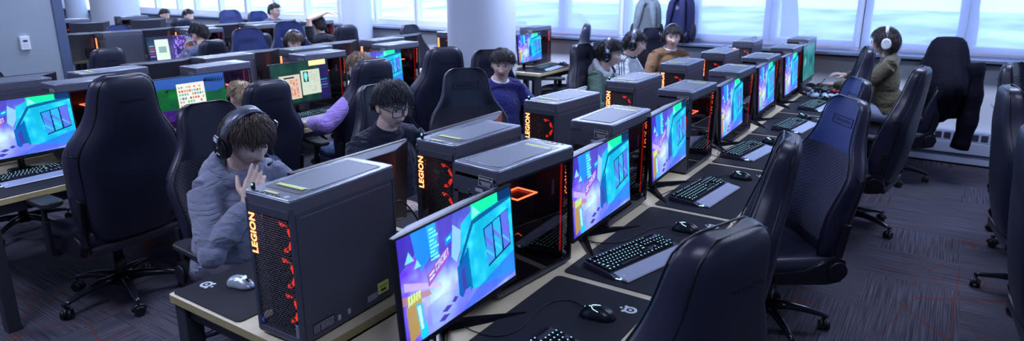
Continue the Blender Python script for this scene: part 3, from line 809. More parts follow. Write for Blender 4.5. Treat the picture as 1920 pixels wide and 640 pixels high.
def art_green(w, h):
    img, X, Y = canvas(w, h); n1 = rnd_noise(w,h,w/7,13); n2 = rnd_noise(w,h,w/26,14)
    img[:] = np.stack([.05+.06*n1,.22+.16*n1+.08*n2,.28+.14*n1],-1)
    poly(img,X,Y,[(.1,.4),(.25,.5),(.22,.7),(.12,.62)], (.5,.7,.72), .6); poly(img,X,Y,[(.6,.5),(.8,.6),(.75,.3)], (.05,.16,.30), .6)
    return img
ARTS = {'alley':(art_alley,288,162),'landscape':(art_landscape,192,108),'inventory':(art_inventory,192,108),'chat':(art_chat,128,72),'portrait':(art_portrait,96,54),'green':(art_green,96,54)}
SW, SH = .568, .325
scr_m = bpy.data.materials.new('lit_screen'); scr_m.use_nodes = True
nt = scr_m.node_tree; bb = nt.nodes['Principled BSDF']; bb.inputs['Base Color'].default_value = (.003,.003,.004,1); bb.inputs['Roughness'].default_value = .25
at_ = nt.nodes.new('ShaderNodeVertexColor'); at_.layer_name = 'picture'
nt.links.new(at_.outputs[0], bb.inputs['Emission Color']); bb.inputs['Emission Strength'].default_value = 1.35
def screen_mesh(kind):
    fn, w, h = ARTS[kind]; img = np.clip(fn(w, h), 0, 2)
    xs = (np.arange(w+1)/w-.5)*SW; zs = (.5-np.arange(h+1)/h)*SH
    V = np.zeros(((w+1)*(h+1), 3)); XX, ZZ = np.meshgrid(xs, zs); V[:,0] = XX.ravel(); V[:,2] = ZZ.ravel()
    idx = np.arange((w+1)*(h+1)).reshape(h+1, w+1)
    F = np.stack([idx[1:,:-1], idx[1:,1:], idx[:-1,1:], idx[:-1,:-1]], -1).reshape(-1, 4)
    me = bpy.data.meshes.new('screen_'+kind)
    me.vertices.add(len(V)); me.vertices.foreach_set('co', V.ravel()); me.loops.add(F.size); me.loops.foreach_set('vertex_index', F.ravel())
    me.polygons.add(len(F)); me.polygons.foreach_set('loop_start', np.arange(0, F.size, 4)); me.update(calc_edges=True)
    ca = me.color_attributes.new('picture', 'FLOAT_COLOR', 'CORNER')
    c = np.ones((len(F), 4, 4)); lin = np.clip(img.reshape(-1,3), 0, 2)**1.7; c[:,:,:3] = lin[:,None,:]
    ca.data.foreach_set('color', c.ravel()); me.materials.append(scr_m)
    return me
SCREENS = {k: screen_mesh(k) for k in ARTS}
# ------------------------------------------------------------------ monitor (screen faces -y, origin at foot)
mon_body = mat('monitor_black', (.010,.010,.014), .35)
mon_back = mat('monitor_back', (.022,.024,.036), .32)
mon_rib = mat('monitor_rib', (.34,.37,.46), .4, .3)
def make_monitor():
    t = thing('monitor', 'x', 'monitor', (0,0,0))
    W, H, zc = .588, .350, .262          # outer size and centre height above the desk
    tilt = Matrix.Translation((0,0,zc)) @ Matrix.Rotation(-.075, 4, 'X')
    b = MB(); b.M = tilt; b.prism(rrect(W, H, .004, 2), 0, .014, axis='z') if False else None
    b.prism([(p_[1], p_[0]) for p_ in rrect(W, H, .004, 2)][::-1], 0.0, .016, axis='y') if False else b.box((0,.009,0), (W,.018,H), ch=.003)
    h = b.build('housing', mon_body, t)
    b = MB(); b.M = tilt; b.box((0,-.0006,-H/2+.010), (W-.004,.001,.016)); b.build('chin', mon_body, t)
    s = bpy.data.objects.new('screen', SCREENS['alley']); COL.objects.link(s); s.parent = t
    s.matrix_local = tilt @ Matrix.Translation((0,-.0012,.006))
    # tapered rear cover with ribbed top
    b = MB(); b.M = tilt
    def ring(y, a, c, dz): return [(-a,y,-c+dz),(a,y,-c+dz),(a,y,c+dz),(-a,y,c+dz)]
    r0, r1 = ring(.018,W/2-.004,H/2-.004,0), [(-.17,.060,-.13),(.10,.060,-.13),(.10,.064,H/2-.012),(-.17,.064,H/2-.012)]
    b.loft([r0, r1], 0, sm=False)
    b.build('rear_cover', [mon_back], t)
    b = MB(); b.M = tilt
    zt = H/2
    for k in range(9):
        f = (k+.5)/9; y = .019+f*.043; xa = -(W/2-.006)*(1-f)-.168*f; xb = (W/2-.006)*(1-f)+.098*f
        b.box(((xa+xb)/2, y, zt-.0045-.008*f), (xb-xa, .0022, .005), 0)
    b.build('vent_rib', mon_rib, t)
    b = MB(); b.M = tilt; b.box((.255,.0205,.145), (.018,.001,.020), 0); b.build('asset_sticker', yel, t)
    b = MB(); b.tube([(0,.085,.02),(0,.085,.16),(0,.075,.26)], [.020,.018,.016], 12); b.box((0,.068,.262), (.09,.03,.09), ch=.006)
    b.build('stand_column', plastic, t)
    for sx in (-1,1):
        b = MB()
        p0 = Vector((sx*.01,.09,.012)); p1 = Vector((sx*.235,-.085,.004))
        dd = (p1-p0).normalized(); nrm = Vector((-dd.y, dd.x, 0))
        r_ = []
        for f, wd, hh in ((0,.026,.024),(.5,.018,.016),(1,.005,.006)):
            c = p0.lerp(p1, f); r_.append([c+nrm*wd+Vector((0,0,-c.z)), c-nrm*wd+Vector((0,0,-c.z)), c-nrm*wd*.6+Vector((0,0,hh-c.z)), c+nrm*wd*.6+Vector((0,0,hh-c.z))])
        b.loft(r_, 0, sm=False); b.build('stand_leg', plastic_g, t)
    b = MB(); b.prism(rrect(.12,.10,.02,3,0,.11), 0, .014, ch=.004); b.build('stand_foot', plastic, t)
    return t
MON = make_monitor(); mon_used = [False]
def place_monitor(x, y, rz, label, group, art='alley', scale=1, dz=0):
    if not mon_used[0]: mon_used[0] = True; o = MON; o.location = (x,y,TOP); o.rotation_euler = (0,0,rz); o['label'] = label; o['group'] = group
    else: o = dup(MON, (x,y,TOP), rz, label, group)
    for c in o.children_recursive:
        if c.name.startswith('screen'): c.data = SCREENS[art]
        if dz and not c.name.startswith(('stand_foot','stand_leg','stand_column')): c.location.z += dz
    o.scale = (scale,)*3
    return o
# right line of the nearest island: screens face +x
MRP = [(-.425,-.555,-.02,0),(-.42,.415,-.02,0),(-.43,1.235,-.05,.02),(-.41,2.33,-.035,.02),(-.41,3.27,-.03,.03),(-.405,4.16,-.015,.02),(-.405,4.96,0,.04)]
for i, (x, y, a, dz) in enumerate(MRP):
    art = 'green' if i == 6 else 'alley'
    place_monitor(x, y, PI/2-a, '%s monitor of the right line on the nearest island, showing %s' % (ORD[i], 'a pale green picture' if i == 6 else 'a neon alley'), 'monitors facing the right aisle', art, dz=dz)
for i in range(7):
    y = (-.36,.33,1.25,2.15,3.1,4.2,5.3)[i]
    place_monitor(-1.10, y-.02, -PI/2, 'monitor with ribbed back turned to us, %s along the left side of the nearest island' % ORD[i], 'turned-away monitors on the nearest island', dz=.035)
for i, (y, art, lab) in enumerate(((-.53,'alley','monitor showing a neon alley at the left edge of the photo'),(.50,'landscape','monitor showing green hills and a white item window'),(1.47,'inventory','monitor showing a dark green game with inventory windows'),(2.38,'alley','monitor half hidden behind the purple-sleeved person'))):
    place_monitor(-3.66, y, PI/2, lab, 'monitors on the right side of the middle island', art, dz=.01)
for i in range(6):
    y = (-.30,.72,1.55,2.5,3.5,4.5)[i]
    place_monitor(-4.42, y, -PI/2, 'monitor seen from behind, %s along the left side of the middle island' % ORD[i], 'turned-away monitors on the middle island', dz=.045)
for i, (y, art) in enumerate(((2.25,'chat'),(4.15,'portrait'))):
    place_monitor(-6.92, y, PI/2, 'distant monitor on the right side of the far island, %s from its front' % ORD[i], 'monitors on the far island', art)
for i, y in enumerate((1.63,2.40,3.4,4.3)):
    place_monitor(-7.62, y, -PI/2, 'distant monitor back on the left side of the far island, %s from its front' % ORD[i], 'monitors on the far island', dz=.05)
for i, y in enumerate((1.9,2.9,3.8)):
    place_monitor(-10.32, y, -PI/2, 'hazy monitor on the farthest island, %s from its front' % ORD[i], 'monitors on the farthest island', 'green')
place_monitor(-3.56, 4.84, PI/2+.05, 'monitor showing a neon alley on the small desk by the window', 'monitors on the middle island', 'alley')

# ------------------------------------------------------------------ mouse mats, keyboards, mice
mat_m = mat('mat_cloth', (.010,.011,.020), .85, bump=(700,.1,.001))
mat_logo = mat('mat_logo_print', (.75,.78,.84), .7)
def make_mat():
    b = MB(); b.prism(rrect(.40,.90,.022,5), 0, .004, ch=.001)
    o = b.build('mouse_mat', mat_m); tag(o, 'x', 'mouse mat')
    g = MB(); cx, cy, z = .148, .345, .0046
    def ringp(r0, r1, n=32, sx=1):
        vs = []
        for k in range(n):
            a = 2*PI*k/n
            for r_ in (r0, r1): vs.append((cx+r_*math.cos(a), cy+r_*math.sin(a), z))
        g.add(vs, [(2*k, 2*k+1, (2*k+3) % (2*n), (2*k+2) % (2*n)) for k in range(n)])
    ringp(.0135,.0235); ringp(.0,.0065)
    for a, r0, rr in ((2.5,.027,.007),(3.9,.027,.007),(3.15,.034,.0055)):
        g.add([(cx+r0*math.cos(a)+rr*math.cos(q*PI/6), cy+r0*math.sin(a)+rr*math.sin(q*PI/6), z) for q in range(12)], [tuple(range(12))])
    g.build('logo', mat_logo, o)
    return o
MATO = make_mat()
def place_mat(x, y, rz, label, first=[True], group='mouse mats on the desks'):
    if first[0]: first[0] = False; o = MATO; o.location = (x,y,TOP); o.rotation_euler = (0,0,rz); o['label'] = label; o['group'] = group
    else: dup(MATO, (x,y,TOP), rz, label, group)
for i in range(7):
    place_mat(-.200, -.45+.938*i, 0, 'black mouse mat, %s along the right edge of the nearest island' % ORD[i])
for i in range(7):
    place_mat(-1.305, -.455+.938*i, PI, 'black mouse mat, %s along the left edge of the nearest island' % ORD[i])
for i in range(4):
    place_mat(IS2-.205, -.45+.938*i, 0, 'black mouse mat, %s along the right edge of the middle island' % ORD[i])
place_mat(-3.46, 5.08, 0, 'black mouse mat on the small desk by the window')

kb_body = mat('keyboard_dark_metal', (.10,.105,.16), .35, .6)
kb_rest = mat('keyboard_wrist_rest', (.52,.54,.68), .42, .4)
key_m = mat('keycap_black', (.008,.008,.012), .5)
leg_m = mat('key_legend_cyan', (.1,.5,.6), .5, emit=(.45,.85,1.0), es=1.5)
KEYS = []     # x, y, w, h in metres, keyboard centred, +y away from the typist
U = .0190
rows = [(0, [(0,1),(2,1),(3,1),(4,1),(5,1),(6.5,1),(7.5,1),(8.5,1),(9.5,1),(11,1),(12,1),(13,1),(14,1),(15.25,1),(16.25,1),(17.25,1)]),
 (1.25, [(k,1) for k in range(13)]+[(13,2),(15.25,1),(16.25,1),(17.25,1),(18.5,1),(19.5,1),(20.5,1),(21.5,1)]),
 (2.25, [(0,1.5)]+[(1.5+k,1) for k in range(12)]+[(13.5,1.5),(15.25,1),(16.25,1),(17.25,1),(18.5,1),(19.5,1),(20.5,1),(21.5,1)]),
 (3.25, [(0,1.75)]+[(1.75+k,1) for k in range(11)]+[(12.75,2.25),(18.5,1),(19.5,1),(20.5,1)]),
 (4.25, [(0,2.25)]+[(2.25+k,1) for k in range(10)]+[(12.25,2.75),(16.25,1),(18.5,1),(19.5,1),(20.5,1),(21.5,1)]),
 (5.25, [(0,1.25),(1.25,1.25),(2.5,1.25),(3.75,6.25),(10,1.25),(11.25,1.25),(12.5,1.25),(13.75,1.25),(15.25,1),(16.25,1),(17.25,1),(18.5,2),(20.5,1)])]
for ry, ks in rows:
    for kx, kw in ks: KEYS.append(((kx+kw/2)*U-22.5*U/2, .088-(ry+.5)*U, kw*U-.003, U-.003))
def key_geo(mb, x, y, z, w, h):
    a = .0022
    r0 = [(x-w/2,y-h/2,z),(x+w/2,y-h/2,z),(x+w/2,y+h/2,z),(x-w/2,y+h/2,z)]
    r1 = [(x-w/2+a,y-h/2+a,z+.009),(x+w/2-a,y-h/2+a,z+.009),(x+w/2-a,y+h/2-a,z+.0095),(x-w/2+a,y+h/2-a,z+.0095)]
    mb.loft([r0,r1], 0, sm=False)
    lw = min(w*.30, .014) if w < .04 else .0
    mb.add([(x-lw/2,y+.0005,z+.0098),(x+lw/2,y+.0005,z+.0098),(x+lw/2,y+.0044,z+.0101),(x-lw/2,y+.0044,z+.0101)], [(0,1,2,3)], 1)
def make_keyboard(individual):
    t = thing('keyboard', 'x', 'keyboard', (0,0,0))
    b = MB()
    pts = [(-.068,.004),(-.040,.016),(.098,.024),(.102,.010),(.102,.003),(-.062,.0)]
    b.prism([(p_[0], p_[1]) for p_ in pts][::-1], -.222, .222, axis='x')
    b.build('body', kb_body, t)
    b = MB()
    pts = [(-.112,.004),(-.108,.009),(-.062,.015),(-.040,.019),(-.040,.006),(-.108,.002)]
    b.prism(pts[::-1], -.205, .205, axis='x'); b.build('wrist_rest', kb_rest, t)
    b = MB(); b.tube([(-.222,-.066,.010),(-.212,-.084,.008),(-.200,-.072,.012),(-.180,-.075,.012)], .0016, 5); b.build('light_edge', mat('white_cyan_light', (.5,.8,1), .4, emit=(.5,.85,1), es=3), t)
    b = MB(); b.box((.0,.094,.028), (.42,.012,.006), ch=.001); b.build('media_strip', plastic, t)
    # key field slopes up to the back
    if individual:
        base = {}
        for i, (x, y, w, h) in enumerate(KEYS):
            kkey = (round(w,4), round(h,4))
            if kkey not in base:
                q = MB(); key_geo(q, 0, 0, 0, w, h); base[kkey] = q.mesh('keycap', [key_m, leg_m])
            o = bpy.data.objects.new('key', base[kkey]); COL.objects.link(o); o.parent = t
            o.location = (x, y, .018+(y+.04)*.055)
        # one more key-free emblem is printed on the bare patch above the arrows
    else:
        q = MB()
        for (x, y, w, h) in KEYS: key_geo(q, x, y, .018+(y+.04)*.055, w, h)
        q.build('keycaps', [key_m, leg_m], t)
    return t
KB1 = make_keyboard(True); KB2 = make_keyboard(False)
kbu = {}
def place_kb(x, y, rz, label, near=False, z=TOP+.0045, group='keyboards on the desks'):
    src = KB1 if near else KB2
    if id(src) not in kbu: kbu[id(src)] = 1; o = src; o.location = (x,y,z); o.rotation_euler = (0,0,rz); o['label'] = label; o['group'] = group
    else: o = dup(src, (x,y,z), rz, label, group)
    return o
# typist sits on +x and looks to -x: keyboard turned by +90 degrees
KBP = [(-.135,-.62,.10),(-.195,.305,.27),(-.235,1.28,.10),(-.265,2.27,.13),(-.165,3.23,.12),(-.165,4.17,.10),(-.20,5.20,.25)]
for i, (x, y, a) in enumerate(KBP):
    place_kb(x, y, PI/2-a, 'backlit black keyboard with grey wrist rest, %s along the right edge of the nearest island' % ORD[i], i < 3)
for i, y in enumerate((-.53,.40,1.40,2.33)):
    place_kb(IS2-.30+.02, y, PI/2, 'backlit keyboard, %s along the right edge of the middle island' % ORD[i])
place_kb(-3.40, 5.02, PI/2+.1, 'blue-lit keyboard on the small desk by the window')
for i, y in enumerate((1.30,2.2,3.2,4.1)):
    place_kb(-1.28, y+.1, -PI/2, 'backlit keyboard behind the towers, %s along the left edge of the nearest island' % ORD[i])

def make_mouse():
    t = thing('computer_mouse', 'x', 'mouse', (0,0,0))
    def fn(d, q):
        x, y, z = q
        z = z*(1 if z > 0 else .12)
        w = 1-.16*math.exp(-((y-.005)/.022)**2)+.10*(y < -.02)*1
        hgt = 1-.28*max(0, y)/.062
        return Vector((x*w, y, z*hgt))
    b = MB(); b.ell((0,0,.003), (.034,.063,.038), 0, nu=28, nv=18, fn=fn)
    b.build('shell', mat('mouse_black', (.012,.012,.018), .3), t)
    b = MB(); b.M = Matrix.Translation((0,.036,.030)); b.cyl((-.004,0,0), (.004,0,0), .0085, n=14); b.build('wheel', rubber, t)
    b = MB()
    for sx in (-1,1): b.tube([(sx*.004,.022,.0385),(sx*.016,.015,.0350),(sx*.024,-.004,.0315)], .0009, 4)
    b.tube([(0,.024,.0385),(0,.046,.0325)], .0008, 4)
    b.build('light_line', mat('white_cyan_light', (.5,.8,1), .4), t)
    return t
MOUSE = make_mouse(); mouse_used = [False]
def place_mouse(x, y, rz, label, silver=False):
    if not mouse_used[0]: mouse_used[0] = True; o = MOUSE; o.location = (x,y,TOP+.0045); o.rotation_euler = (0,0,rz); o['label'] = label; o['group'] = 'mice on the mats'
    else: o = dup(MOUSE, (x,y,TOP+.0045), rz, label, 'mice on the mats')
    if silver:
        for c in o.children:
            if c.name.startswith('shell'):
                c.data = c.data.copy(); c.data.materials[0] = mat('mouse_silver', (.55,.58,.68), .3, .5)
    return o
for i, (x, y, a) in enumerate(((-.125,-.21,PI/2+.25),(-.14,.71,PI/2+.15),(-.15,1.66,PI/2),(-.20,2.60,PI/2),(-.17,3.60,PI/2),(-.14,4.60,PI/2),(-.12,5.45,PI/2))):
    place_mouse(x, y, a, 'black computer mouse, %s along the right edge of the nearest island' % ORD[i])
place_mouse(-1.335, -.735, -PI/2+.15, 'silver and black mouse on the mat in front of the grey hoodie', True)
place_mouse(-3.42, 5.42, PI/2, 'black mouse beside the keyboard on the small desk')
# cables
cable_m = mat('cable_black', (.008,.008,.012), .5)
def cable(pts, r, label, n=6):
    P = [Vector(p_) for p_ in pts]; out = []
    for i in range(len(P)-1):
        p0 = P[i-1] if i else P[i]; p1, p2 = P[i], P[i+1]; p3 = P[i+2] if i+2 < len(P) else P[i+1]
        for k in range(8):
            t = k/8; out.append(.5*((2*p1)+(-p0+p2)*t+(2*p0-5*p1+4*p2-p3)*t*t+(-p0+3*p1-3*p2+p3)*t**3))
    out.append(P[-1])
    b = MB(); b.tube(out, r, n); o = b.build('cable', cable_m); tag(o, label, 'cable', 'desk cables'); return o
Z = TOP+.007
cable([(-.185,-.19,Z+.006),(-.25,-.16,Z),(-.30,-.20,Z),(-.315,-.30,Z),(-.30,-.42,Z),(-.335,-.50,Z),(-.42,-.52,Z),(-.50,-.50,Z)], .0022, 'thin black mouse cable looping over the nearest mat')
cable([(-.20,.72,Z+.006),(-.27,.66,Z),(-.30,.55,Z),(-.33,.42,Z),(-.45,.34,Z)], .0022, 'black mouse cable running behind the second keyboard')
cable([(-.30,.35,Z+.01),(-.36,.30,Z),(-.42,.36,Z),(-.52,.35,Z)], .0022, 'black keyboard cable under the second monitor')
cable([(-.21,1.67,Z+.006),(-.30,1.58,Z),(-.36,1.46,Z),(-.43,1.30,Z),(-.52,1.30,Z)], .0022, 'black mouse cable leaving the third mouse')
cable([(-.34,1.36,Z+.01),(-.40,1.22,Z),(-.43,1.10,Z),(-.48,1.18,Z),(-.50,1.30,Z)], .0022, 'black keyboard cable looping on bare wood under the third monitor')
cable([(-.37,2.30,Z+.01),(-.43,2.18,Z),(-.40,2.05,Z),(-.47,2.10,Z)], .0022, 'black cable under the fourth monitor')
cable([(-.87,-.44,TOP+.30),(-.84,-.38,TOP+.33),(-.80,-.33,TOP+.22),(-.86,-.31,TOP+.08),(-.90,-.36,TOP+.01)], .0035, 'black cable arching behind the nearest tower')
cable([(-.83,-.44,TOP+.22),(-.78,-.40,TOP+.20),(-.76,-.36,TOP+.08),(-.82,-.34,TOP+.006)], .0035, 'black cable drooping behind the nearest tower')
# ------------------------------------------------------------------ gaming chairs (sitter faces +x, origin on the floor under the seat)
quilt = bpy.data.materials.new('quilted_suede'); quilt.use_nodes = True
nt = quilt.node_tree; bb = nt.nodes['Principled BSDF']; bb.inputs['Base Color'].default_value = (.009,.010,.026,1); bb.inputs['Roughness'].default_value = .7; bb.inputs['Sheen Weight'].default_value = .15
tc = nt.nodes.new('ShaderNodeTexCoord'); sp = nt.nodes.new('ShaderNodeSeparateXYZ'); nt.links.new(tc.outputs['Object'], sp.inputs[0])
def _m(op, a, c):
    n = nt.nodes.new('ShaderNodeMath'); n.operation = op
    for i, q in enumerate((a, c)):
        if isinstance(q, (int, float)): n.inputs[i].default_value = q
        else: nt.links.new(q, n.inputs[i])
    return n.outputs[0]
u_ = _m('ADD', _m('MULTIPLY', sp.outputs[1], 115), _m('MULTIPLY', sp.outputs[2], 150)); v_ = _m('SUBTRACT', _m('MULTIPLY', sp.outputs[1], 115), _m('MULTIPLY', sp.outputs[2], 150))
hh = _m('MULTIPLY', _m('ABSOLUTE', _m('SINE', u_, 0), 0), _m('ABSOLUTE', _m('SINE', v_, 0), 0))
bp = nt.nodes.new('ShaderNodeBump'); bp.inputs['Strength'].default_value = .55; bp.inputs['Distance'].default_value = .003
nt.links.new(hh, bp.inputs['Height']); nt.links.new(bp.outputs[0], bb.inputs['Normal'])
BACK = [(0,.185,.035,.050),(.03,.215,.060,.062),(.10,.240,.095,.075),(.20,.252,.110,.080),(.30,.258,.108,.080),(.38,.268,.095,.078),(.44,.276,.085,.074),(.49,.274,.076,.072),
        (.54,.252,.068,.070),(.585,.220,.060,.068),(.63,.190,.055,.066),(.68,.171,.050,.064),(.73,.162,.046,.060),(.775,.156,.042,.056),(.815,.146,.037,.052),(.845,.122,.030,.044),(.862,.085,.020,.030)]
def back_point(row, s, front):
    """s in -1..1 across"""
    z, w, d, t = row
    w *= 1.05
    y = w*math.sin(s*PI/2*.999) if abs(s) > .5 else w*s*1.414
    a = abs(y)/w
    if front:
        x = .012 + (.05 if .02 < z < .18 else .03)*math.exp(-((z-.17)/.10)**2)*.5*(1-a*a)
        if a > .55: x += (d-.005)*min(1, (a-.55)/.33)**1.3
        if a > .93: x -= .012*(a-.93)/.07
    else:
        x = -t*(1-.35*a**2) + .012*math.exp(-((z-.5)/.1)**2)*(1-a)
        if a > .7: x += (d+t*.35)*((a-.7)/.3)**2*.75
    return (x, y, z)
def make_chair():
    t = thing('gaming_chair', 'x', 'chair', (0,0,0))
    TB = Matrix.Translation((-.215, 0, .425)) @ Matrix.Rotation(-.155, 4, 'Y')
    S = [-1,-.93,-.84,-.75,-.66,-.55,-.42,-.28,-.14,0,.14,.28,.42,.55,.66,.75,.84,.93,1]
    b = MB(); b.M = TB
    rings = []
    for row in BACK:
        rings.append([back_point(row, s, True) for s in S] + [back_point(row, s, False) for s in S[::-1][1:-1]])
    b.loft(rings, 0)
    n = len(rings[0]); k = 0
    for i in range(len(BACK)-1):
        for j in range(n):
            z = BACK[i][0]
            if 3 <= j <= 14 and .08 < z < .58: b.mi[k] = 1
            elif 2 <= j <= 15 and z >= .58: b.mi[k] = 3
            elif j < 3 or 15 <= j <= 20 or j > n-5: b.mi[k] = 2
            k += 1
    bk = b.build('backrest', [leather, quilt, leather2, leather], t)
    md = bk.modifiers.new('smooth', 'SUBSURF'); md.levels = 1; md.render_levels = 1
    # piping along the outer seam and around the back panel
    b = MB(); b.M = TB
    def edge(s, front, dx, dy): return [(back_point(r_, s, front)[0]+dx, back_point(r_, s, front)[1]*.988, r_[0]*.992+.002) for r_ in BACK]
    for fr_, dx in ((False, -.004),):
        l = edge(-.72, fr_, dx, .0); r_ = edge(.72, fr_, dx, .0)
        b.tube(l+r_[::-1], .0038, 6)
    l = edge(-.80, True, .006, .0); r_ = edge(.80, True, .006, .0); b.tube(l+r_[::-1], .0034, 6)
    for s in (-1,1):     # side seam of the wing
        b.tube([back_point(BACK[7], s*.72, False), back_point(BACK[7], s*.9, False), back_point(BACK[7], s*1, False), back_point(BACK[8], s*.86, True)], .0026, 5)
    b.build('piping', pipe_m, bk)
    b = MB()
    text_mb(b, 'MAXNOMIC', .0235, TB @ frame_m((-.071, 0, .745), (0,-1,0), (0,0,1)), .0035, bold=0, spacing=1.1)
    text_mb(b, 'MAXNOMIC', .0225, TB @ frame_m((.022, 0, .735), (0,1,0), (0,0,1)), .003, bold=0, spacing=1.1)
    Mf = TB @ frame_m((.0245, 0, .735), (0,1,0), (0,0,1)); q = b.M; b.M = Mf
    for sy in (-1,1): b.box((0, sy*.021, 0), (.180,.002,.003)); b.box((sy*.090, 0, 0), (.002,.042,.003))
    b.M = q
    b.build('embroidered_lettering', emblem_m, bk)
    # seat
    b = MB()
    xs = [-.25,-.22,-.12,0,.12,.20,.25,.272]
    rings = []
    for x in xs:
        e = 1-.10*max(0,(abs(x-.0)-.12)/.15); top = .470-.02*max(0,(x-.15)/.12) - (.05 if x > .26 else 0); bw = .265*e
        bol = .040*(1-max(0,(x-.12)/.16))
        rings.append([(x,-bw,.40),(x,-bw-.008,.44),(x,-bw+.005,top+bol*.9),(x,-bw+.05,top+bol),(x,-bw+.10,top+.006),(x,0,top),(x,bw-.10,top+.006),(x,bw-.05,top+bol),(x,bw-.005,top+bol*.9),(x,bw+.008,.44),(x,bw,.40),(x,0,.385)])
    b.loft(rings, 0)
    s_ = b.build('seat', leather, t); md = s_.modifiers.new('smooth', 'SUBSURF'); md.levels = 1; md.render_levels = 1
    # hinge arms and round covers
    for sy in (-1,1):
        b = MB()
        b.prism([(.10,.375),(.10,.435),(-.02,.445),(-.12,.475),(-.20,.52),(-.245,.51),(-.26,.44),(-.23,.385),(-.16,.37)][::-1] if False else [(-.245,.51),(-.26,.44),(-.23,.385),(-.16,.37),(.10,.375),(.10,.435),(-.02,.445),(-.12,.475),(-.20,.52)], min(sy*.268,sy*.292), max(sy*.268,sy*.292), axis='y') if False else None
        pr_ = [(.10,.375),(.10,.43),(-.05,.445),(-.14,.485),(-.20,.52),(-.25,.50),(-.27,.44),(-.24,.385),(-.17,.37)]
        y0, y1 = sorted((sy*.262, sy*.288))
        b.loft([[(a,y0,c) for a, c in pr_],[(a,y1,c) for a, c in pr_]], 0, sm=False)
        b.cyl((-.215, sy*.285, .445), (-.215, sy*.302, .445), .052, .047, n=24)
        hc = b.build('recline_hinge', plastic, t)
        b = MB(); pb = TB
        b.M = TB; b.box((.005, sy*.262, .15), (.045,.018,.22), ch=.008); b.build('back_bracket', plastic, t)
    b = MB(); b.box((-.25,0,.40), (.045,.50,.045), ch=.012); b.build('rear_bar', mat('bar_satin_black', (.02,.02,.03), .35), t)
    # armrests
    for sy in (-1,1):
        b = MB(); b.tube([(.0,sy*.20,.375),(.0,sy*.30,.365),(.0,sy*.325,.38)], .018, 8); b.box((0,sy*.325,.46), (.055,.022,.18), ch=.006); b.box((0,sy*.325,.575), (.042,.016,.14), ch=.005)
        a = b.build('armrest', plastic, t)
        b = MB()
        pts = rrect(.270,.105,.035,5)
        b.M = Matrix.Translation((.02, sy*.315, 0)); b.prism(pts, .638, .668, ch=.006)
        b.build('arm_pad', mat('arm_pad_foam', (.018,.018,.026), .5), a)
    # mechanism, gas column, star base
    b = MB(); b.box((-.01,0,.365), (.26,.20,.045), ch=.01); b.tube([(.03,-.10,.36),(.05,-.24,.35),(.06,-.27,.35)], .006, 6); b.build('tilt_mechanism', plastic, t)
    b = MB(); b.cyl((0,0,.10), (0,0,.24), .034, .030, n=20); b.cyl((0,0,.23), (0,0,.36), .024, n=16); b.build('gas_column', plastic, t)
    b = MB(); b.cyl((0,0,.085), (0,0,.135), .055, .045, n=20)
    bs = b.build('base_hub', plastic, t)
    CAST = []
    for k in range(5):
        a = 2*PI*k/5+.35
        b = MB(); b.M = Matrix.Rotation(a, 4, 'Z')
        rg = []
        for (x, z, w, h) in ((.03,.118,.030,.030),(.12,.122,.026,.024),(.22,.108,.021,.019),(.30,.088,.017,.014),(.33,.080,.012,.010)):
            rg.append([(x, w*math.cos(q*PI/5), z+h*math.sin(q*PI/5)) for q in range(10)])
        b.loft(rg, 0); arm = b.build('base_arm', mat('base_gloss_black', (.014,.014,.024), .16), t)
        b = MB(); b.M = Matrix.Rotation(a, 4, 'Z') @ Matrix.Translation((.315,0,0)) @ Matrix.Rotation(.8*k, 4, 'Z')
        b.cyl((0,0,.055), (0,0,.085), .007, n=8)
        for sy in (-1,1): b.cyl((.0,sy*.007,.028), (.0,sy*.027,.028), .028, .026, n=18)
        b.tube([(-.029,0,.03),(-.02,0,.050),(0,0,.058),(.02,0,.050),(.029,0,.03)], .013, 8)
        b.build('caster', mat('caster_black', (.010,.010,.012), .35), arm)
    return t
def blue_lit_front(o):  # bluish window light on some chair fronts, painted into their colours
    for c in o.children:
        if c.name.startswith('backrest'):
            c.data = blue_lit_front.mesh = getattr(blue_lit_front, 'mesh', None) or c.data.copy()
            c.data.materials[1] = quilt_b; c.data.materials[3] = mat('blue_lit_headrest_suede', (.026,.048,.20), .5, bump=(240,.15,.002), spec=.5)
quilt_b = quilt.copy(); quilt_b.name = 'quilted_suede_blue_lit'; quilt_b.node_tree.nodes['Principled BSDF'].inputs['Base Color'].default_value = (.009,.012,.050,1)  # copy of the quilt with the blue light mixed into its colour
CHAIR = make_chair(); chair_used = [False]
def place_chair(tx, ty, rz, label, tz=1.27, group='black gaming chairs', base=None, plain=False, arm_drop=0):
    """tx,ty = point under the top of the backrest"""
    sc_ = tz/1.283
    if base is None:
        base = (tx+.34*sc_*math.cos(rz), ty+.34*sc_*math.sin(rz))
    if not chair_used[0]: chair_used[0] = True; o = CHAIR; o.location = (*base,0); o.rotation_euler = (0,0,rz); o['label'] = label; o['group'] = group
    else: o = dup(CHAIR, (*base,0), rz, label, group)
    for c in ([q_ for q_ in o.children_recursive if q_.name.startswith(('embroidered','armrest'))] if (plain or arm_drop) else []):
        nm = c.name.split('.')[0]
        if plain and nm == 'embroidered_lettering': bpy.data.objects.remove(c); continue
        if arm_drop and nm == 'armrest' and c.data.vertices[0].co.y > 0:
            for k_ in list(c.children): bpy.data.objects.remove(k_)
            bpy.data.objects.remove(c)
    o.scale = (sc_,)*3 if abs(sc_-1) < .04 else (1, 1, 1)
    if any(w_ in label for w_ in ('bluish', 'blue-lit')): blue_lit_front(o)
    if abs(sc_-1) >= .04: o.scale = (.5+.5*sc_,)*2+(sc_,)
    return o
A = math.radians
place_chair(.37, -.56, A(161), 'nearest black gaming chair, seen from behind and cut by the bottom edge', 1.30)
place_chair(.27, .61, A(190), 'second black gaming chair of the right aisle, its side wing towards us', 1.27)
place_chair(.36, 1.66, A(216), 'empty gaming chair turned to show its quilted front and bluish headrest', 1.27, arm_drop=1)
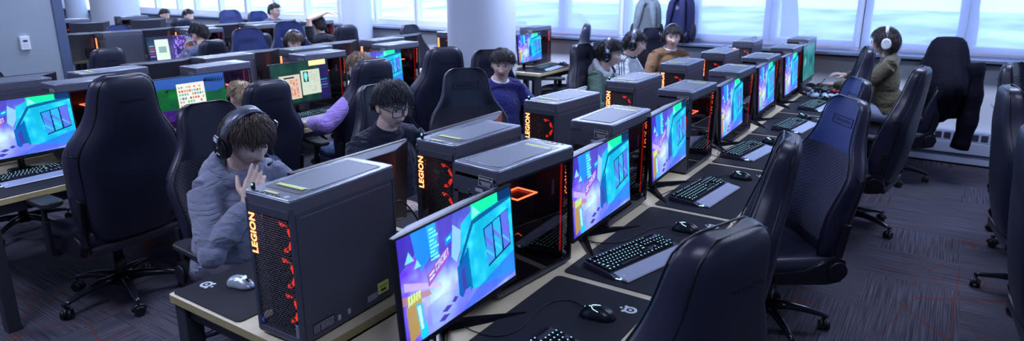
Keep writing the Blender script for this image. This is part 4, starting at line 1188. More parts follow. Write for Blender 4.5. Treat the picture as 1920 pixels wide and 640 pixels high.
place_chair(.30, 2.54, A(205), 'blue-lit gaming chair just behind the one showing its quilted front', 1.25)
place_chair(.17, 4.25, A(190), 'gaming chair hiding the lower face of the white headphones wearer', 1.29)
place_chair(.60, 3.30, A(172), 'dark gaming chair in side view before the olive sweater', 1.26)
place_chair(.72, 5.05, A(200), 'gaming chair wearing a black jacket over its back', 1.27)
place_chair(1.05, 2.55, A(8), 'gaming chair cut by the right photo edge, nearer one', 1.27, 'gaming chairs of the right aisle')
place_chair(1.12, 3.75, A(-20), 'gaming chair cut by the right photo edge, farther one', 1.28, 'gaming chairs of the right aisle')
place_chair(1.08, 1.35, A(5), 'gaming chair out past the right photo edge with one caster arm showing', 1.27, 'gaming chairs of the right aisle')
place_chair(-2.37, -.17, A(-4), 'gaming chair behind the person in the grey hoodie', 1.25, plain=True)
place_chair(-2.06, .72, A(-3), 'gaming chair behind the person with thick black glasses', 1.25, plain=True)
place_chair(-2.05, 1.57, A(-38), 'empty gaming chair turned to show its front beside the big column', 1.25)
place_chair(-2.43, 2.40, A(-38), 'gaming chair behind the person in the navy sweater', 1.28)
place_chair(-1.98, 3.15, A(-2), 'gaming chair behind the green jacket with white hood', 1.29)
place_chair(-2.25, 4.0, A(0), 'gaming chair behind the person in the striped jacket', 1.22)
place_chair(-2.06, 4.98, A(-35), 'tall gaming chair behind the brown jacket', 1.31)
place_chair(-3.0, 5.25, A(205), 'thin-looking gaming chair seen edge-on by the small window desk', 1.30)
place_chair(-2.90, -.30, A(182), 'large gaming chair seen fully from behind at the left, lettering across its top', 1.37, base=(-3.19,-.33))
place_chair(-2.90, .60, A(176), 'gaming chair seen from behind, hiding most of the blond child', 1.215)
place_chair(-2.75, 1.40, A(170), 'gaming chair behind the purple-sleeved person', 1.28)
place_chair(-2.72, 2.18, A(150), 'gaming chair beside the big column, its wide back turned to us', 1.30)
place_chair(-5.20, -.20, A(0), 'gaming chair whose base shows beneath the middle island at left', 1.20, 'distant gaming chairs')
place_chair(-5.10, 4.36, A(0), 'dark gaming chair just left of the red-lettered tower at the column', 1.26, 'distant gaming chairs')
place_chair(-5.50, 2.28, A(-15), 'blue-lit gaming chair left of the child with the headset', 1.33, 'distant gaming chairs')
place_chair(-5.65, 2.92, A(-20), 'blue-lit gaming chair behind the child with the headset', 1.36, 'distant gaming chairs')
place_chair(-6.05, 1.12, A(180), 'dark gaming chair seen from behind next to the grey partition', 1.19, 'distant gaming chairs')
place_chair(-6.10, 2.26, A(180), 'dark gaming chair behind the person holding up a phone', 1.18, 'distant gaming chairs')
place_chair(-6.35, 3.05, A(175), 'dark gaming chair left of the headset child, only its top showing', 1.185, 'distant gaming chairs')
place_chair(-6.02, 4.16, A(165), 'dark gaming chair behind the person with an arm over the head', 1.23, 'distant gaming chairs')
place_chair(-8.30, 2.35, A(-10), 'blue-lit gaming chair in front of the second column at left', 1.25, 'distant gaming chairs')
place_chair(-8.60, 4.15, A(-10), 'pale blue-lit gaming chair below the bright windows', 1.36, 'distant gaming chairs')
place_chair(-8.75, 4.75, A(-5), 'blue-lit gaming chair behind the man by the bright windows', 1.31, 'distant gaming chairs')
place_chair(-9.30, 3.80, A(180), 'far dark gaming chair below the two distant heads', 1.23, 'distant gaming chairs')
place_chair(-9.00, 1.75, A(180), 'far gaming chair showing between partition and column', 1.23, 'distant gaming chairs')
# jacket over one chair
def jacket():
    t = thing('jacket', 'black jacket with a small white patch draped over a chair back by the heater', 'jacket', (.72,5.05,0), A(200))
    cloth = mat('jacket_black', (.004,.004,.011), .75, bump=(14,.6,.02), spec=.12)
    b = MB()
    # (height, half width right, half width left, front, back)
    rows = [(1.335,.03,.03,.03,.03),(1.328,.08,.08,.06,.07),(1.29,.125,.13,.085,.11),(1.22,.165,.175,.095,.14),(1.10,.22,.24,.10,.16),(.98,.28,.34,.10,.17),(.86,.28,.36,.10,.18),(.82,.28,.30,.10,.18),(.72,.27,.25,.10,.18),(.62,.25,.22,.09,.17)]
    rings = []
    for i, (z, wr, wl, f_, bk_) in enumerate(rows):
        rg = []; f = i/9
        for k in range(48):
            a = 2*PI*k/48; c_, s_ = math.cos(a), math.sin(a)
            rr = 1+.07*f*math.sin(8*a+z*6)+.05*f*math.sin(15*a+z*14)
            rg.append((-.03+.05*f+(f_+.06+.06*f if c_ > 0 else bk_)*rr*c_, (wl if s_ > 0 else wr)*rr*s_, z+.03*f*math.sin(3*a+1)))
        rings.append(rg)
    b.loft(rings, 0, caps=True)
    b.build('body', cloth, t)
    b = MB(); n = 14; path = []; rad = []
    for i in range(n+1):
        f = i/n; path.append((-.16-.03*math.sin(f*3), .12+.05*math.sin(f*2.2), 1.12-f*.76)); rad.append((.095-.025*f)*(1+.08*math.sin(f*21)))
    b.tube(path, rad, 18); b.build('sleeve', cloth, t)
    b = MB(); n = 10; path = []; rad = []
    for i in range(n+1):
        f = i/n; path.append((.05+.02*f, -.20-.05*math.sin(f*2.2), 1.10-f*.50)); rad.append((.08-.02*f)*(1+.08*math.sin(f*17)))
    b.tube(path, rad, 16); b.build('sleeve', cloth, t)
    b = MB(); b.box((-.246,.02,.93), (.012,.050,.026), ch=.002); b.build('patch', white_m, t)
jacket()
# ------------------------------------------------------------------ headset shape (worn over a head: x forward, y left, z up, origin head centre)
def headset(parent_or_none, M, color='black', name='headset', mic=True, cable_=False):
    hs_m = mat('headset_black', (.008,.008,.012), .35) if color == 'black' else mat('headset_white', (.80,.82,.90), .35)
    hs_b = mat('headband_grey', (.12,.13,.18), .35, .4) if color == 'black' else hs_m
    pad = mat('ear_cushion', (.006,.006,.008), .8) if color == 'black' else hs_m
    t = thing(name, 'x', 'headphones', (0,0,0)); t.matrix_world = M
    b = MB(); rg = []
    for k in range(25):
        a = -PI*.06+PI*1.12*k/24
        y, z = .097*math.cos(a), .128*math.sin(a)+.002
        ny, nz = math.cos(a), math.sin(a); w = .019+.006*math.sin(max(0,a)) if color == 'black' else .012
        rg.append([(-w-.004,y,z),(w-.004,y,z),(w-.004,y+ny*.006,z+nz*.006),(-w-.004,y+ny*.006,z+nz*.006)])
    b.loft(rg, 0); b.build('headband', hs_b, t)
    for sy in (-1,1):
        b = MB(); b.M = Matrix.Translation((.0,sy*.092,-.012)) @ Matrix.Rotation(-sy*.10,4,'X')
        def fn(d, q): return q
        def disc(r0, h0, h1, mi):
            pts = [(1.0*r0*math.cos(2*PI*k/28)*.86, r0*1.12*math.sin(2*PI*k/28)) for k in range(28)]
            rg = [[(a*f, sy*y, c*f) for a, c in pts] for f, y in ((.86,h0),(1,h0+(h1-h0)*.3),(1,h0+(h1-h0)*.7),(.80,h1))]
            b.loft(rg, mi)
        disc(.046, -.012, .012, 1); disc(.044, .010, .030, 0)
        if color == 'black':
            b.box((0, sy*.033, .045), (.022,.006,.034), 2, ch=.002)
        b.build('ear_cup', [hs_m, pad, chrome], t)
        if color == 'black':
            b = MB(); b.M = Matrix.Translation((.0,sy*.092,-.012)) @ Matrix.Rotation(-sy*.10,4,'X')
            b.box((.006,sy*.0315,-.018), (.018,.002,.003)); b.box((-.008,sy*.0315,-.030), (.003,.002,.012)); b.box((.0,sy*.0315,.008), (.003,.002,.009)); b.box((0,sy*.0375,.048), (.020,.002,.016)); b.build('cup_mark', white_m, t)
    if mic:
        b = MB(); b.tube([(.01,.105,-.045),(.05,.10,-.075),(.085,.07,-.085),(.10,.04,-.080)], [.003,.0025,.0025,.006], 6); b.build('microphone', hs_m, t)
    return t
# ------------------------------------------------------------------ people
skin_m = noisy('skin', (.68,.45,.37), (.74,.50,.42), 9, .5)
skin_m.node_tree.nodes['Principled BSDF'].inputs['Subsurface Weight'].default_value = .08
skin_m.node_tree.nodes['Principled BSDF'].inputs['Subsurface Scale'].default_value = .01
lip_m = mat('lips', (.46,.18,.17), .45)
eye_w = mat('eye_white', (.50,.47,.48), .3); iris_m = mat('dark_iris', (.015,.010,.008), .1)
brow_m = mat('eyebrow', (.02,.015,.014), .8)
lens_m = bpy.data.materials.new('spectacle_lens'); lens_m.use_nodes = True
nt = lens_m.node_tree; nt.nodes.remove(nt.nodes['Principled BSDF'])
a1 = nt.nodes.new('ShaderNodeBsdfTransparent'); a1.inputs[0].default_value = (.93,.95,1,1)
a2 = nt.nodes.new('ShaderNodeBsdfGlossy'); a2.inputs['Roughness'].default_value = .05; a2.inputs[0].default_value = (.7,.75,1,1)
fr = nt.nodes.new('ShaderNodeFresnel'); fr.inputs[0].default_value = 1.6
mx = nt.nodes.new('ShaderNodeMixShader'); guard(nt, fr, mx); nt.links.new(a1.outputs[0], mx.inputs[1]); nt.links.new(a2.outputs[0], mx.inputs[2])
nt.links.new(mx.outputs[0], nt.nodes['Material Output'].inputs[0])
def G(v, s): return math.exp(-(v/s)**2)
def head_fn(d, q, fat=1.0):
    x, y, z = q
    # cranium is egg shaped from above; face narrows to the chin
    low = max(0, -z-.01)/.10
    y *= (1-.30*min(1,low)**1.3)*fat
    if x < 0: x *= (1-.34*min(1,low)); x -= .010*G(z-.03,.05)
    if x > 0:
        x *= 1-.10*max(0, (z-.04)/.075)**1.5
        x += .010*G(z+.095,.022)*G(y,.022)               # chin
        x += .006*G(z-.030,.010)*G(abs(y)-.026,.022)       # brow
        x -= .012*G(z-.008,.013)*G(abs(y)-.031,.015)       # sockets
        x += .007*G(z+.022,.020)*G(abs(y)-.042,.018)       # cheekbones
        nz = max(0, min(1, (.022-z)/.052))                   # nose, widening downwards
        if -.042 < z < .03: x += (.005+.015*nz)*G(y,.0085+.007*nz)
        x += .008*G(z+.034,.007)*G(y,.015)                 # nostril base
        x += .0080*G(z+.056,.006)*G(y,.023); x += .0080*G(z+.069,.0065)*G(y,.021)   # lips
        x -= .004*G(z+.0625,.0025)*G(y,.018); x -= .004*G(z+.080,.006)*G(y,.02)
    return Vector((x, y, z))
HR = (.094, .074, .114)
def ik(S, T, a, b, pole):
    S, T = Vector(S), Vector(T); d = T-S; L_ = min(d.length, (a+b)*.995); d.normalize(); T = S+d*L_
    x = (a*a-b*b+L_*L_)/(2*L_); h = math.sqrt(max(0, a*a-x*x))
    p_ = Vector(pole); p_ -= d*p_.dot(d); p_.normalize()
    return S+d*x+p_*h, T
def hand(mb, W, fdir, nrm, side, curl=(.35,.4,.45,.5), spread=.06, thumb=.5, m=0, k=1.0):
    """W wrist, fdir finger direction, nrm back-of-hand normal, side=+1 thumb towards nrm x fdir"""
    f = Vector(fdir).normalized(); n = Vector(nrm); n = (n-f*n.dot(f)).normalized(); t = n.cross(f)*side
    W = Vector(W)
    P = lambda a, b_, c: W+f*a*k+t*b_*k+n*c*k
    for (b0, b1) in ((.024,.030),(.008,.010),(-.008,-.010),(-.022,-.028)):
        mb.tube([P(-.012,b0*.7,0), P(.045,b1,.002), P(.088,b1*1.12,0)], [.0165*k,.0155*k,.0115*k], 10, m)
    mb.tube([P(.01,.022,-.004), P(.05,.034,-.008)], [.016*k,.012*k], 8, m)
    for i, (b0, L_, r_) in enumerate(((.031,.072,.0092),(.0105,.080,.0095),(-.0105,.074,.0090),(-.030,.058,.0080))):
        ang = 0; p_ = P(.086,b0,0); pts = [p_]; dirn = f+t*(b0*spread*14); dirn.normalize()
        for q in range(3):
            ang += curl[i]*(1.0,1.25,.8)[q]
            dd = dirn*math.cos(ang)-n*math.sin(ang)
            p_ = p_+dd*(L_*(.46,.30,.24)[q])*k; pts.append(p_)
        mb.tube(pts, [r_*1.05*k, r_*k, r_*.92*k, r_*.72*k], 8, m)
        mb.ell(pts[-1], (r_*.74*k,)*3, m, nu=8, nv=6)
    a0 = P(.018,.030,-.006); d1 = (f*math.cos(thumb)+t*math.sin(thumb)-n*.35).normalized(); d2 = (f*math.cos(thumb*.45)+t*math.sin(thumb*.45)-n*.35).normalized()
    p1 = a0+d1*.040*k; p2 = p1+d2*.032*k; p3 = p2+d2*.024*k
    mb.tube([a0,p1,p2,p3], [.015*k,.0125*k,.0105*k,.008*k], 8, m); mb.ell(p3, (.0082*k,)*3, m, nu=8, nv=6)
def remeshed(mb, name, mats, parent, vox, smooth_it=2, disp=None, shade=True):
    me = mb.mesh(name, mats)
    o = bpy.data.objects.new(name, me); COL.objects.link(o)
    md = o.modifiers.new('r', 'REMESH'); md.mode = 'VOXEL'; md.voxel_size = vox; md.use_smooth_shade = True
    sm = o.modifiers.new('s', 'SMOOTH'); sm.factor = .5; sm.iterations = smooth_it
    if disp:
        for (size, st, ntype) in disp:
            tx = bpy.data.textures.new('folds', 'CLOUDS'); tx.noise_scale = size; tx.noise_depth = 1
            dm = o.modifiers.new('d', 'DISPLACE'); dm.texture = tx; dm.strength = st; dm.mid_level = .5
    dg = bpy.context.evaluated_depsgraph_get(); dg.update()
    new = bpy.data.meshes.new_from_object(o.evaluated_get(dg))
    new.name = name
    bpy.data.objects.remove(o); bpy.data.meshes.remove(me)
    if len(new.materials) == 0:
        for q in (mats if isinstance(mats, (list, tuple)) else [mats]): new.materials.append(q)
    for p_ in new.polygons: p_.use_smooth = True
    r_ = bpy.data.objects.new(name, new); COL.objects.link(r_)
    if parent: r_.parent = parent
    return r_
def surf(d, k=1.0):
    d = d.normalized(); q = Vector((d.x*HR[0], d.y*HR[1], d.z*HR[2]))
    x, y, z = q
    if x < 0: x *= 1.06
    return Vector((x, y, z))*k
def hair(parent, M, color, n=700, length=.075, thick=.0042, style='short', seed=1, vol=1.10, hi=None):
    rng = random.Random(seed)
    hm = noisy('hair_%s' % color[0], color[1], hi or tuple(min(1, c*2.2) for c in color[1]), 35, .42, (1,1,1), 2)
    b = MB(); b.M = M
    def line(az):  # lowest root height by direction; face side high, nape low
        fr_ = math.cos(az)      # 1 = front
        if fr_ > .55: return .62
        if fr_ > -.25: return .62-(.55-fr_)*.60
        return .14+(fr_+.25)*.9
    def cap(d, q):
        az = math.atan2(d.y, d.x); s = surf(d, vol); lo = line(az)-.12
        if d.z < lo: s = surf(d, .93 if d.z > -.25 else .60)
        return s*(1+.030*noise.noise(Vector(d)*9+Vector((seed,0,0))))
    b.ell((0,0,0), HR, 0, nu=48, nv=36, fn=cap)
    crown = Vector((-.35,0,.94))
    for i in range(n):
        while True:
            d = Vector((rng.gauss(0,1), rng.gauss(0,1), rng.gauss(0,1))).normalized()
            if d.z > line(math.atan2(d.y, d.x))-.05: break
        flow = (d-crown*d.dot(crown)); 
        if flow.length < .12: flow = Vector((rng.uniform(-1,1), rng.uniform(-1,1), 0))
        flow.normalize(); cl = noise.noise_vector(d*3.3+Vector((seed*3.1,0,0)))*1.5; flow += cl+Vector((rng.gauss(0,.30), rng.gauss(0,.30), rng.gauss(0,.2)))
        if style == 'fringe' and d.x > .2: flow += Vector((.6,rng.gauss(0,.3),-.5))
        L_ = length*rng.uniform(.6,1.15)
        if style == 'bob' and d.x < .45: L_ *= 1.9
        pts = []; p_ = surf(d, vol-.03); dirn = flow.normalized(); lift = rng.uniform(.0,.012)+.014*max(0,noise.noise(d*5+Vector((0,seed,0)))); cut = rng.gauss(0,.012); cutv = noise.noise(Vector((d.y*5,seed,0)))*.022
        for s_ in range(6):
            f = s_/5
            pts.append(p_+p_.normalized()*(lift*math.sin(f*2.6)))
            nrm = p_.normalized(); dirn = (dirn-nrm*dirn.dot(nrm)); dirn += Vector((0,0,-.25*f)); dirn.normalize()
            p2 = p_+dirn*L_/5
            want = surf(p2, vol+.01).length; 
            p_ = p2.normalized()*max(want, p2.length*.985) if not (style == 'bob' and p2.z < -.03) else Vector((p2.x, p2.y, p2.z))
            if p_.x > .055 and p_.z < (.028 if style == 'fringe' else .044)+cut+cutv and abs(p_.y) < .062: break
            if style != 'bob' and abs(p_.y) > .045 and p_.x > -.040 and p_.z < .016+cut*.5: break
            if style != 'bob' and p_.z < -.052: break
        if len(pts) < 3: continue
        t_ = thick*rng.uniform(.7,1.3); N_ = len(pts)
        b.tube(pts, [t_*(1-.8*(k/(N_-1))**2) for k in range(N_)], 3, 0, caps=False, flat=.5)
    return b.build('hair', hm, parent)
def glasses(parent, M, col, w=.026, h=.021, rim=.0022, round_=.012):
    b = MB(); b.M = M
    gm = mat('spectacles_'+col, (.01,.01,.012) if col == 'black' else (.5,.5,.55), .25, 0 if col == 'black' else .9)
    for sy in (-1,1):
        o = [(.110-.10*abs(a+sy*.033-0)*.22, a+sy*.033, c+.006) for a, c in rrect(w*2, h*2, round_, 5)]
        b.tube(o, rim, 6, closed=True)
        b.tube([(.104,sy*.060,.012),(.06,sy*.079,.014),(-.005,sy*.082,.010),(-.018,sy*.080,-.008)], rim*.85, 5)
    b.tube([(.110,-.008,.010),(.114,0,.012),(.110,.008,.010)], rim, 6)
    o = b.build('glasses', gm, parent)
    b = MB(); b.M = M
    for sy in (-1,1):
        pts = [(.1085-.10*abs(a+sy*.033)*.22, a+sy*.033, c+.006) for a, c in rrect(w*2, h*2, round_, 5)]
        b.add(pts, [tuple(range(len(pts)))], 0)
    b.build('lens', lens_m, o)
def person(label, headtop, facing, lean=.12, hyaw=0, hpitch=.15, hroll=0, rh=None, lh=None, rpole=(0,-.6,-.8), lpole=(0,.6,-.8),
           top=('cotton_navy',(.03,.03,.12)), top_name='sweater', trousers=(.05,.06,.10), hair_col=('black',(.010,.009,.010)), hair_kw=None, vox=.0055, s=1.0,
           hood=None, short=False, rhand=None, lhand=None, gl=None, stripes=None, collar=None, lower=True, dz=0, arms=(True,True), folds=True):
    rz = A(facing)
    spine = .50*s; pz = .545*s+dz
    C7 = Vector((math.sin(lean)*spine-.02, 0, pz+math.cos(lean)*spine))
    Hc = C7+Vector((math.sin(lean)*.12+.045+.03*math.sin(hpitch), 0, .132*s+.01))*1.0
    MH = Matrix.Translation(Hc) @ Matrix.Rotation(A(hyaw),4,'Z') @ Matrix.Rotation(hpitch,4,'Y') @ Matrix.Rotation(hroll,4,'X') @ Matrix.Scale(s,4)
    topz = Hc.z+.118*s
    base = Vector((headtop[0], headtop[1])) - Vector((Hc.x*math.cos(rz), Hc.x*math.sin(rz)))
    root = thing('person', label, 'person', (base.x, base.y, headtop[2]-topz), rz)
    # --- skeleton
    shz = C7.z-.055*s; sw = .178*s
    sh = {1: Vector((C7.x-.005, sw, shz)), -1: Vector((C7.x-.005, -sw, shz))}
    tgt = {-1: Vector(rh) if rh else Vector((.30,-.22,.70)), 1: Vector(lh) if lh else Vector((.30,.22,.70))}
    pole = {-1: rpole, 1: lpole}
    arm = {}
    for sd in (-1,1): arm[sd] = ik(sh[sd], tgt[sd], .285*s, .255*s, pole[sd])
    pel = Vector((0,0,pz))
    # --- skin body
    b = MB()
    q = b.M; b.M = MH
    b.ell((0,0,0), HR, 0, nu=96, nv=80, fn=head_fn)
    for sy in (-1,1):
        b.ell((-.008, sy*.078, -.004), (.017,.007,.031), 0, rot=Matrix.Rotation(sy*.25,3,'Z'), nu=14, nv=10)
        b.tube([(-.002,sy*.082,.022),(-.020,sy*.086,.016),(-.024,sy*.086,-.006),(-.012,sy*.082,-.028)], .0045, 6)
    b.M = q
    nk = MH @ Vector((-.020,0,-.070)); b.tube([C7+Vector((0,0,-.06)), C7+Vector((.008,0,.03)), nk, MH @ Vector((-.012,0,-.03))], [.066*s,.058*s,.056*s,.052*s], 16)
    chest = C7+Vector((.015,0,-.20*s))
    b.ell(chest, (.075*s,.13*s,.12*s)); b.ell(pel+Vector((0.01,0,.10)), (.09*s,.12*s,.15*s)); b.tube([pel+Vector((0,0,.05)), C7-Vector((-.01,0,.07))], .070*s, 12)
    b.tube([sh[-1], C7-Vector((0,0,.05)), sh[1]], [.040*s,.045*s,.040*s], 12)
    for sd in (-1,1):
        if not arms[0 if sd == -1 else 1]: continue
        E_, W = arm[sd]
        b.tube([sh[sd], sh[sd].lerp(E_,.5), E_, E_.lerp(W,.35), W], [.045*s,.042*s,.036*s,.036*s,.024*s], 12)
        b.ell(E_, (.037*s,)*3, nu=10, nv=8)
        fd = (W-E_).normalized(); cfg = (rhand if sd == -1 else lhand) or {}
        f2 = Vector(cfg.get('dir', fd)); nn = Vector(cfg.get('n', (0,0,1)))
        b.tube([E_.lerp(W,.9), W, W+f2.normalized()*.02], [.025*s,.023*s,.022*s], 10)
        f2n = f2.normalized(); n2 = (nn-f2n*nn.dot(f2n)).normalized()
        tside = 1 if sd == -1 else -1
        # for a palm-down right hand the thumb is on its left (+y): n x f
        hand(b, W+f2n*.012, f2, nn, cfg.get('side', tside), cfg.get('curl', (.3,.35,.4,.45)), cfg.get('spread', .05), cfg.get('thumb', .6), k=s*.98)
    for sd in (-1,1):
        b.tube([pel+Vector((0,sd*.08,0)), Vector((.42*s,sd*.11,pz-.01)), Vector((.44*s,sd*.11,.10-dz))], [.07*s,.055*s,.04*s], 12)
    body = remeshed(b, 'body', [skin_m, lip_m], root, vox, 1)
    Mi = MH.inverted(); me = body.data; idx = []
    for p_ in me.polygons:
        c = Mi @ p_.center
        if c.x > .07 and -.075 < c.z < -.049 and abs(c.y) < .026-.6*abs(c.z+.062): p_.material_index = 1
    # eyes and brows
    b = MB(); b.M = MH
    for sy in (-1,1):
        b.ell((.0742,sy*.031,.006), (.0110,.0125,.0045), 0, nu=14, nv=10)
        b.ell((.0832,sy*.031,.006), (.0032,.0062,.0044), 1, nu=10, nv=8)
    b.build('eyes', [eye_w, iris_m], body)
    b = MB(); b.M = MH
    for sy in (-1,1): b.tube([(.0905,sy*.016,.026),(.0895,sy*.030,.031),(.079,sy*.048,.026)], [.0028,.0032,.0015], 6, flat=.6)
    b.build('eyebrows', brow_m, body)
    hk = dict(n=500, length=.07, thick=.0042, style='short', seed=1, vol=1.10); hk.update(hair_kw or {})
    hair(root, MH, hair_col, **hk)
    if gl: glasses(root, MH, *gl)
    # --- clothing
    cm = fold_cloth(top[0], top[1], tuple(c*1.25 for c in top[1])) if len(top) == 2 else top[2]
    cm.node_tree.nodes['Principled BSDF'].inputs['Sheen Weight'].default_value = .25
    b = MB()
    b.ell(chest+Vector((-.005,0,-.01)), (.125*s,.185*s,.19*s)); b.ell(chest+Vector((0,0,-.12)), (.13*s,.17*s,.17*s)); b.ell(pel+Vector((.01,0,.10)), (.145*s,.18*s,.15*s)); b.ell(pel+Vector((0,0,.02)), (.15*s,.19*s,.11*s))
    b.tube([sh[-1]+Vector((0,0,-.005)), C7+Vector((-.012,-.07,-.035)), C7+Vector((-.014,0,-.018)), C7+Vector((-.012,.07,-.035)), sh[1]+Vector((0,0,-.005))], [.062*s,.070*s,.066*s,.070*s,.062*s], 16); b.ell(C7+Vector((.0,0,-.02)), (.085*s,.105*s,.045*s))
    for sd in (-1,1):
        E_, W = arm[sd]
        if short: b.tube([sh[sd], sh[sd].lerp(E_,.72)], [.068*s,.066*s], 14)
        else:
            b.tube([sh[sd], sh[sd].lerp(E_,.5), E_, E_.lerp(W,.4), E_.lerp(W,.78), E_.lerp(W,.93)], [.062*s,.064*s,.060*s,.058*s,.050*s,.037*s], 16); b.ell(E_, (.061*s,)*3, nu=12, nv=8)
    if hood:
        n = 14
        ringpts = [C7+Vector((.055*math.cos(2*PI*k/n)+.01, .105*math.sin(2*PI*k/n), .015-.055*math.cos(2*PI*k/n)+.01*math.sin(4*PI*k/n))) for k in range(n)]
        hb = MB(); hb.tube(ringpts, .034*s, 12, closed=True); hb.ell(C7+Vector((-.085,0,-.02)), (.075,.125,.085), nu=18, nv=12)
        hb.ell(C7+Vector((-.05,0,.035)), (.06,.10,.04), nu=18, nv=10)
    sweater = remeshed(b, top_name, [cm], root, vox*1.25, 3, [(.11*s,.014,0),(.028,.005,0)] if folds else [(.12,.010,0)])
    if not short:
        cb = MB()
        for sd in (-1,1):
            E_, W = arm[sd]; d = (W-E_).normalized()
            p0 = E_.lerp(W,.86); cb.tube([p0-d*.01, p0+d*.03], [.036*s,.033*s], 16)
        cb.build('cuff', [cm], sweater)
    if hood: remeshed(hb, 'hood', [hood], sweater, vox*1.3, 2, [(.05,.010,0)])
    if short and not collar: collar = cm
    if collar:
        cb = MB(); n = 20
        cb.tube([C7+Vector((.064*math.cos(2*PI*k/n)+.012, .066*math.sin(2*PI*k/n), .022-.022*math.cos(2*PI*k/n))) for k in range(n)], .0085, 6, closed=True); cb.build('collar', [collar], sweater)
    if stripes:
        cb = MB()
        for sd in (-1,1):
            E_, W = arm[sd]
            for k in range(3):
                off = Vector((.012*(k-1)*2, sd*.0, .0))
                a0, a1 = sh[sd]+Vector((off.x, sd*.035, .055)), sh[sd].lerp(E_,.5)+Vector((off.x, sd*.068, .01))
                cb.tube([C7+Vector((off.x,sd*.075,.028)), a0, a1, E_+Vector((off.x,sd*.056,.0))], .0052, 5)
        cb.build('stripe', [stripes], sweater)
    if lower:
        b = MB(); pm = mat('trousers_%d' % int(trousers[2]*1000), trousers, .85)
        b.ell(pel+Vector((-.01,0,-.01)), (.145*s,.185*s,.105*s))
        for sd in (-1,1):
            b.tube([pel+Vector((0,sd*.09,0)), Vector((.25*s,sd*.11,pz)), Vector((.43*s,sd*.12,pz-.01)), Vector((.45*s,sd*.12,pz-.12)), Vector((.43*s,sd*.12,.12))], [.095*s,.085*s,.070*s,.066*s,.055*s], 14)
        remeshed(b, 'trousers', [pm], root, vox*1.6, 2, [(.08,.015,0)])
        for sd in (-1,1):
            b = MB(); fl = -(headtop[2]-topz)
            b.loft([[(.43*s+x, sd*.12+y*w, fl+.012+z) for x, y in ((-.07,-.035),(-.05,-.04),(.05,-.045),(.14,-.035),(.17,0),(.14,.035),(.05,.045),(-.05,.04),(-.07,.035),(-.08,0))] for z, w in ((0,1.0),(.03,1.0),(.055,.8),(.075,.45))], 0)
            b.build('shoe', mat('shoe_dark', (.02,.02,.025), .6), root)
    return root, MH
def wear(root, MH, label, color='black', mic=True, scale=1.0, group='headphones being worn'):
    h = headset(None, Matrix(), color, 'headphones' if color == 'white' else 'headset', mic)
    RM = Matrix.Translation(root.location) @ Matrix.Rotation(root.rotation_euler.z, 4, 'Z')
    M = RM @ MH @ Matrix.Translation((-.012,0,.004)) @ Matrix.Scale(1.06*scale, 4)
    h.matrix_world = M; loc, rot, scl = M.decompose(); h.location = loc; h.rotation_mode = 'QUATERNION'; h.rotation_quaternion = rot; h.scale = scl
    h['label'] = label; h['group'] = group
    return h
def fold_cloth(name, c1, c2, *a, **k):
    m = mat(name, c1, .9, spec=.2); nt = m.node_tree; bb = nt.nodes['Principled BSDF']; bb.inputs['Sheen Weight'].default_value = .3
    tc = nt.nodes.new('ShaderNodeTexCoord'); n1 = nt.nodes.new('ShaderNodeTexNoise'); n1.inputs['Scale'].default_value = 7; n1.inputs['Detail'].default_value = 3; n1.inputs['Distortion'].default_value = 1.6
    mp = nt.nodes.new('ShaderNodeMapping'); mp.inputs['Scale'].default_value = (1,1,2.2); mp.inputs['Rotation'].default_value = (.5,.5,0)
    rp = nt.nodes.new('ShaderNodeValToRGB'); rp.color_ramp.elements[0].color = (*c1,1); rp.color_ramp.elements[1].color = (*c2,1)
    bp = nt.nodes.new('ShaderNodeBump'); bp.inputs['Strength'].default_value = .7; bp.inputs['Distance'].default_value = .03
    nt.links.new(tc.outputs['Object'], mp.inputs[0]); nt.links.new(mp.outputs[0], n1.inputs['Vector']); nt.links.new(n1.outputs['Fac'], bp.inputs['Height']); nt.links.new(bp.outputs[0], bb.inputs['Normal'])
    n2 = nt.nodes.new('ShaderNodeTexNoise'); n2.inputs['Scale'].default_value = 12; nt.links.new(tc.outputs['Object'], n2.inputs['Vector']); nt.links.new(n2.outputs['Fac'], rp.inputs[0]); nt.links.new(rp.outputs[0], bb.inputs['Base Color'])
    return m
hoodie_in = mat('hood_lining', (.42,.44,.50), .9)
white_hood = noisy('white_hood', (.62,.62,.68), (.70,.70,.76), 8, .9)
hoodie_m = fold_cloth('hoodie_grey_violet', (.20,.21,.30), (.27,.28,.38), 5)

# grey hoodie, hand at the mouth
r1, m1 = person('person in a grey hoodie and black headset with a hand at the mouth', (-1.755,-.36,1.285), 4, lean=.30, hyaw=-5, hpitch=.40, hroll=.06,
    rh=(.345,-.125,.935), lh=(.42,.20,.765), rpole=(-.15,-.6,-.9), lpole=(.1,.8,-.8), top=('x','y',hoodie_m), top_name='hoodie', hair_col=('dark_brown',(.045,.028,.024)),
    hair_kw=dict(n=4500, length=.085, thick=.0019, style='fringe', seed=3, vol=1.17), vox=.0042, hood=hoodie_m,
    rhand=dict(dir=(-.08,.50,.82), n=(.75,-.62,.25), curl=(.10,.22,.35,.45), thumb=.85, side=1), trousers=(.06,.06,.09))
wear(r1, m1, 'black headset with grey band worn by the person in the grey hoodie', scale=1.04)
# thick black glasses
r2, m2 = person('person with thick black glasses and bushy black hair in a dark tee', (-1.715,.50,1.30), -10, lean=.12, hyaw=-6, hpitch=.22, hroll=0,
    rh=(.40,-.22,.76), lh=(.40,.22,.76), top=('cotton_black_navy',(.010,.012,.030)), top_name='tee_shirt', short=True, hair_col=('black_blue',(.012,.013,.020)),
    hair_kw=dict(n=4500, length=.070, thick=.0017, style='fringe', seed=5, vol=1.24), vox=.0042, gl=('black',.029,.024,.0026,.010))
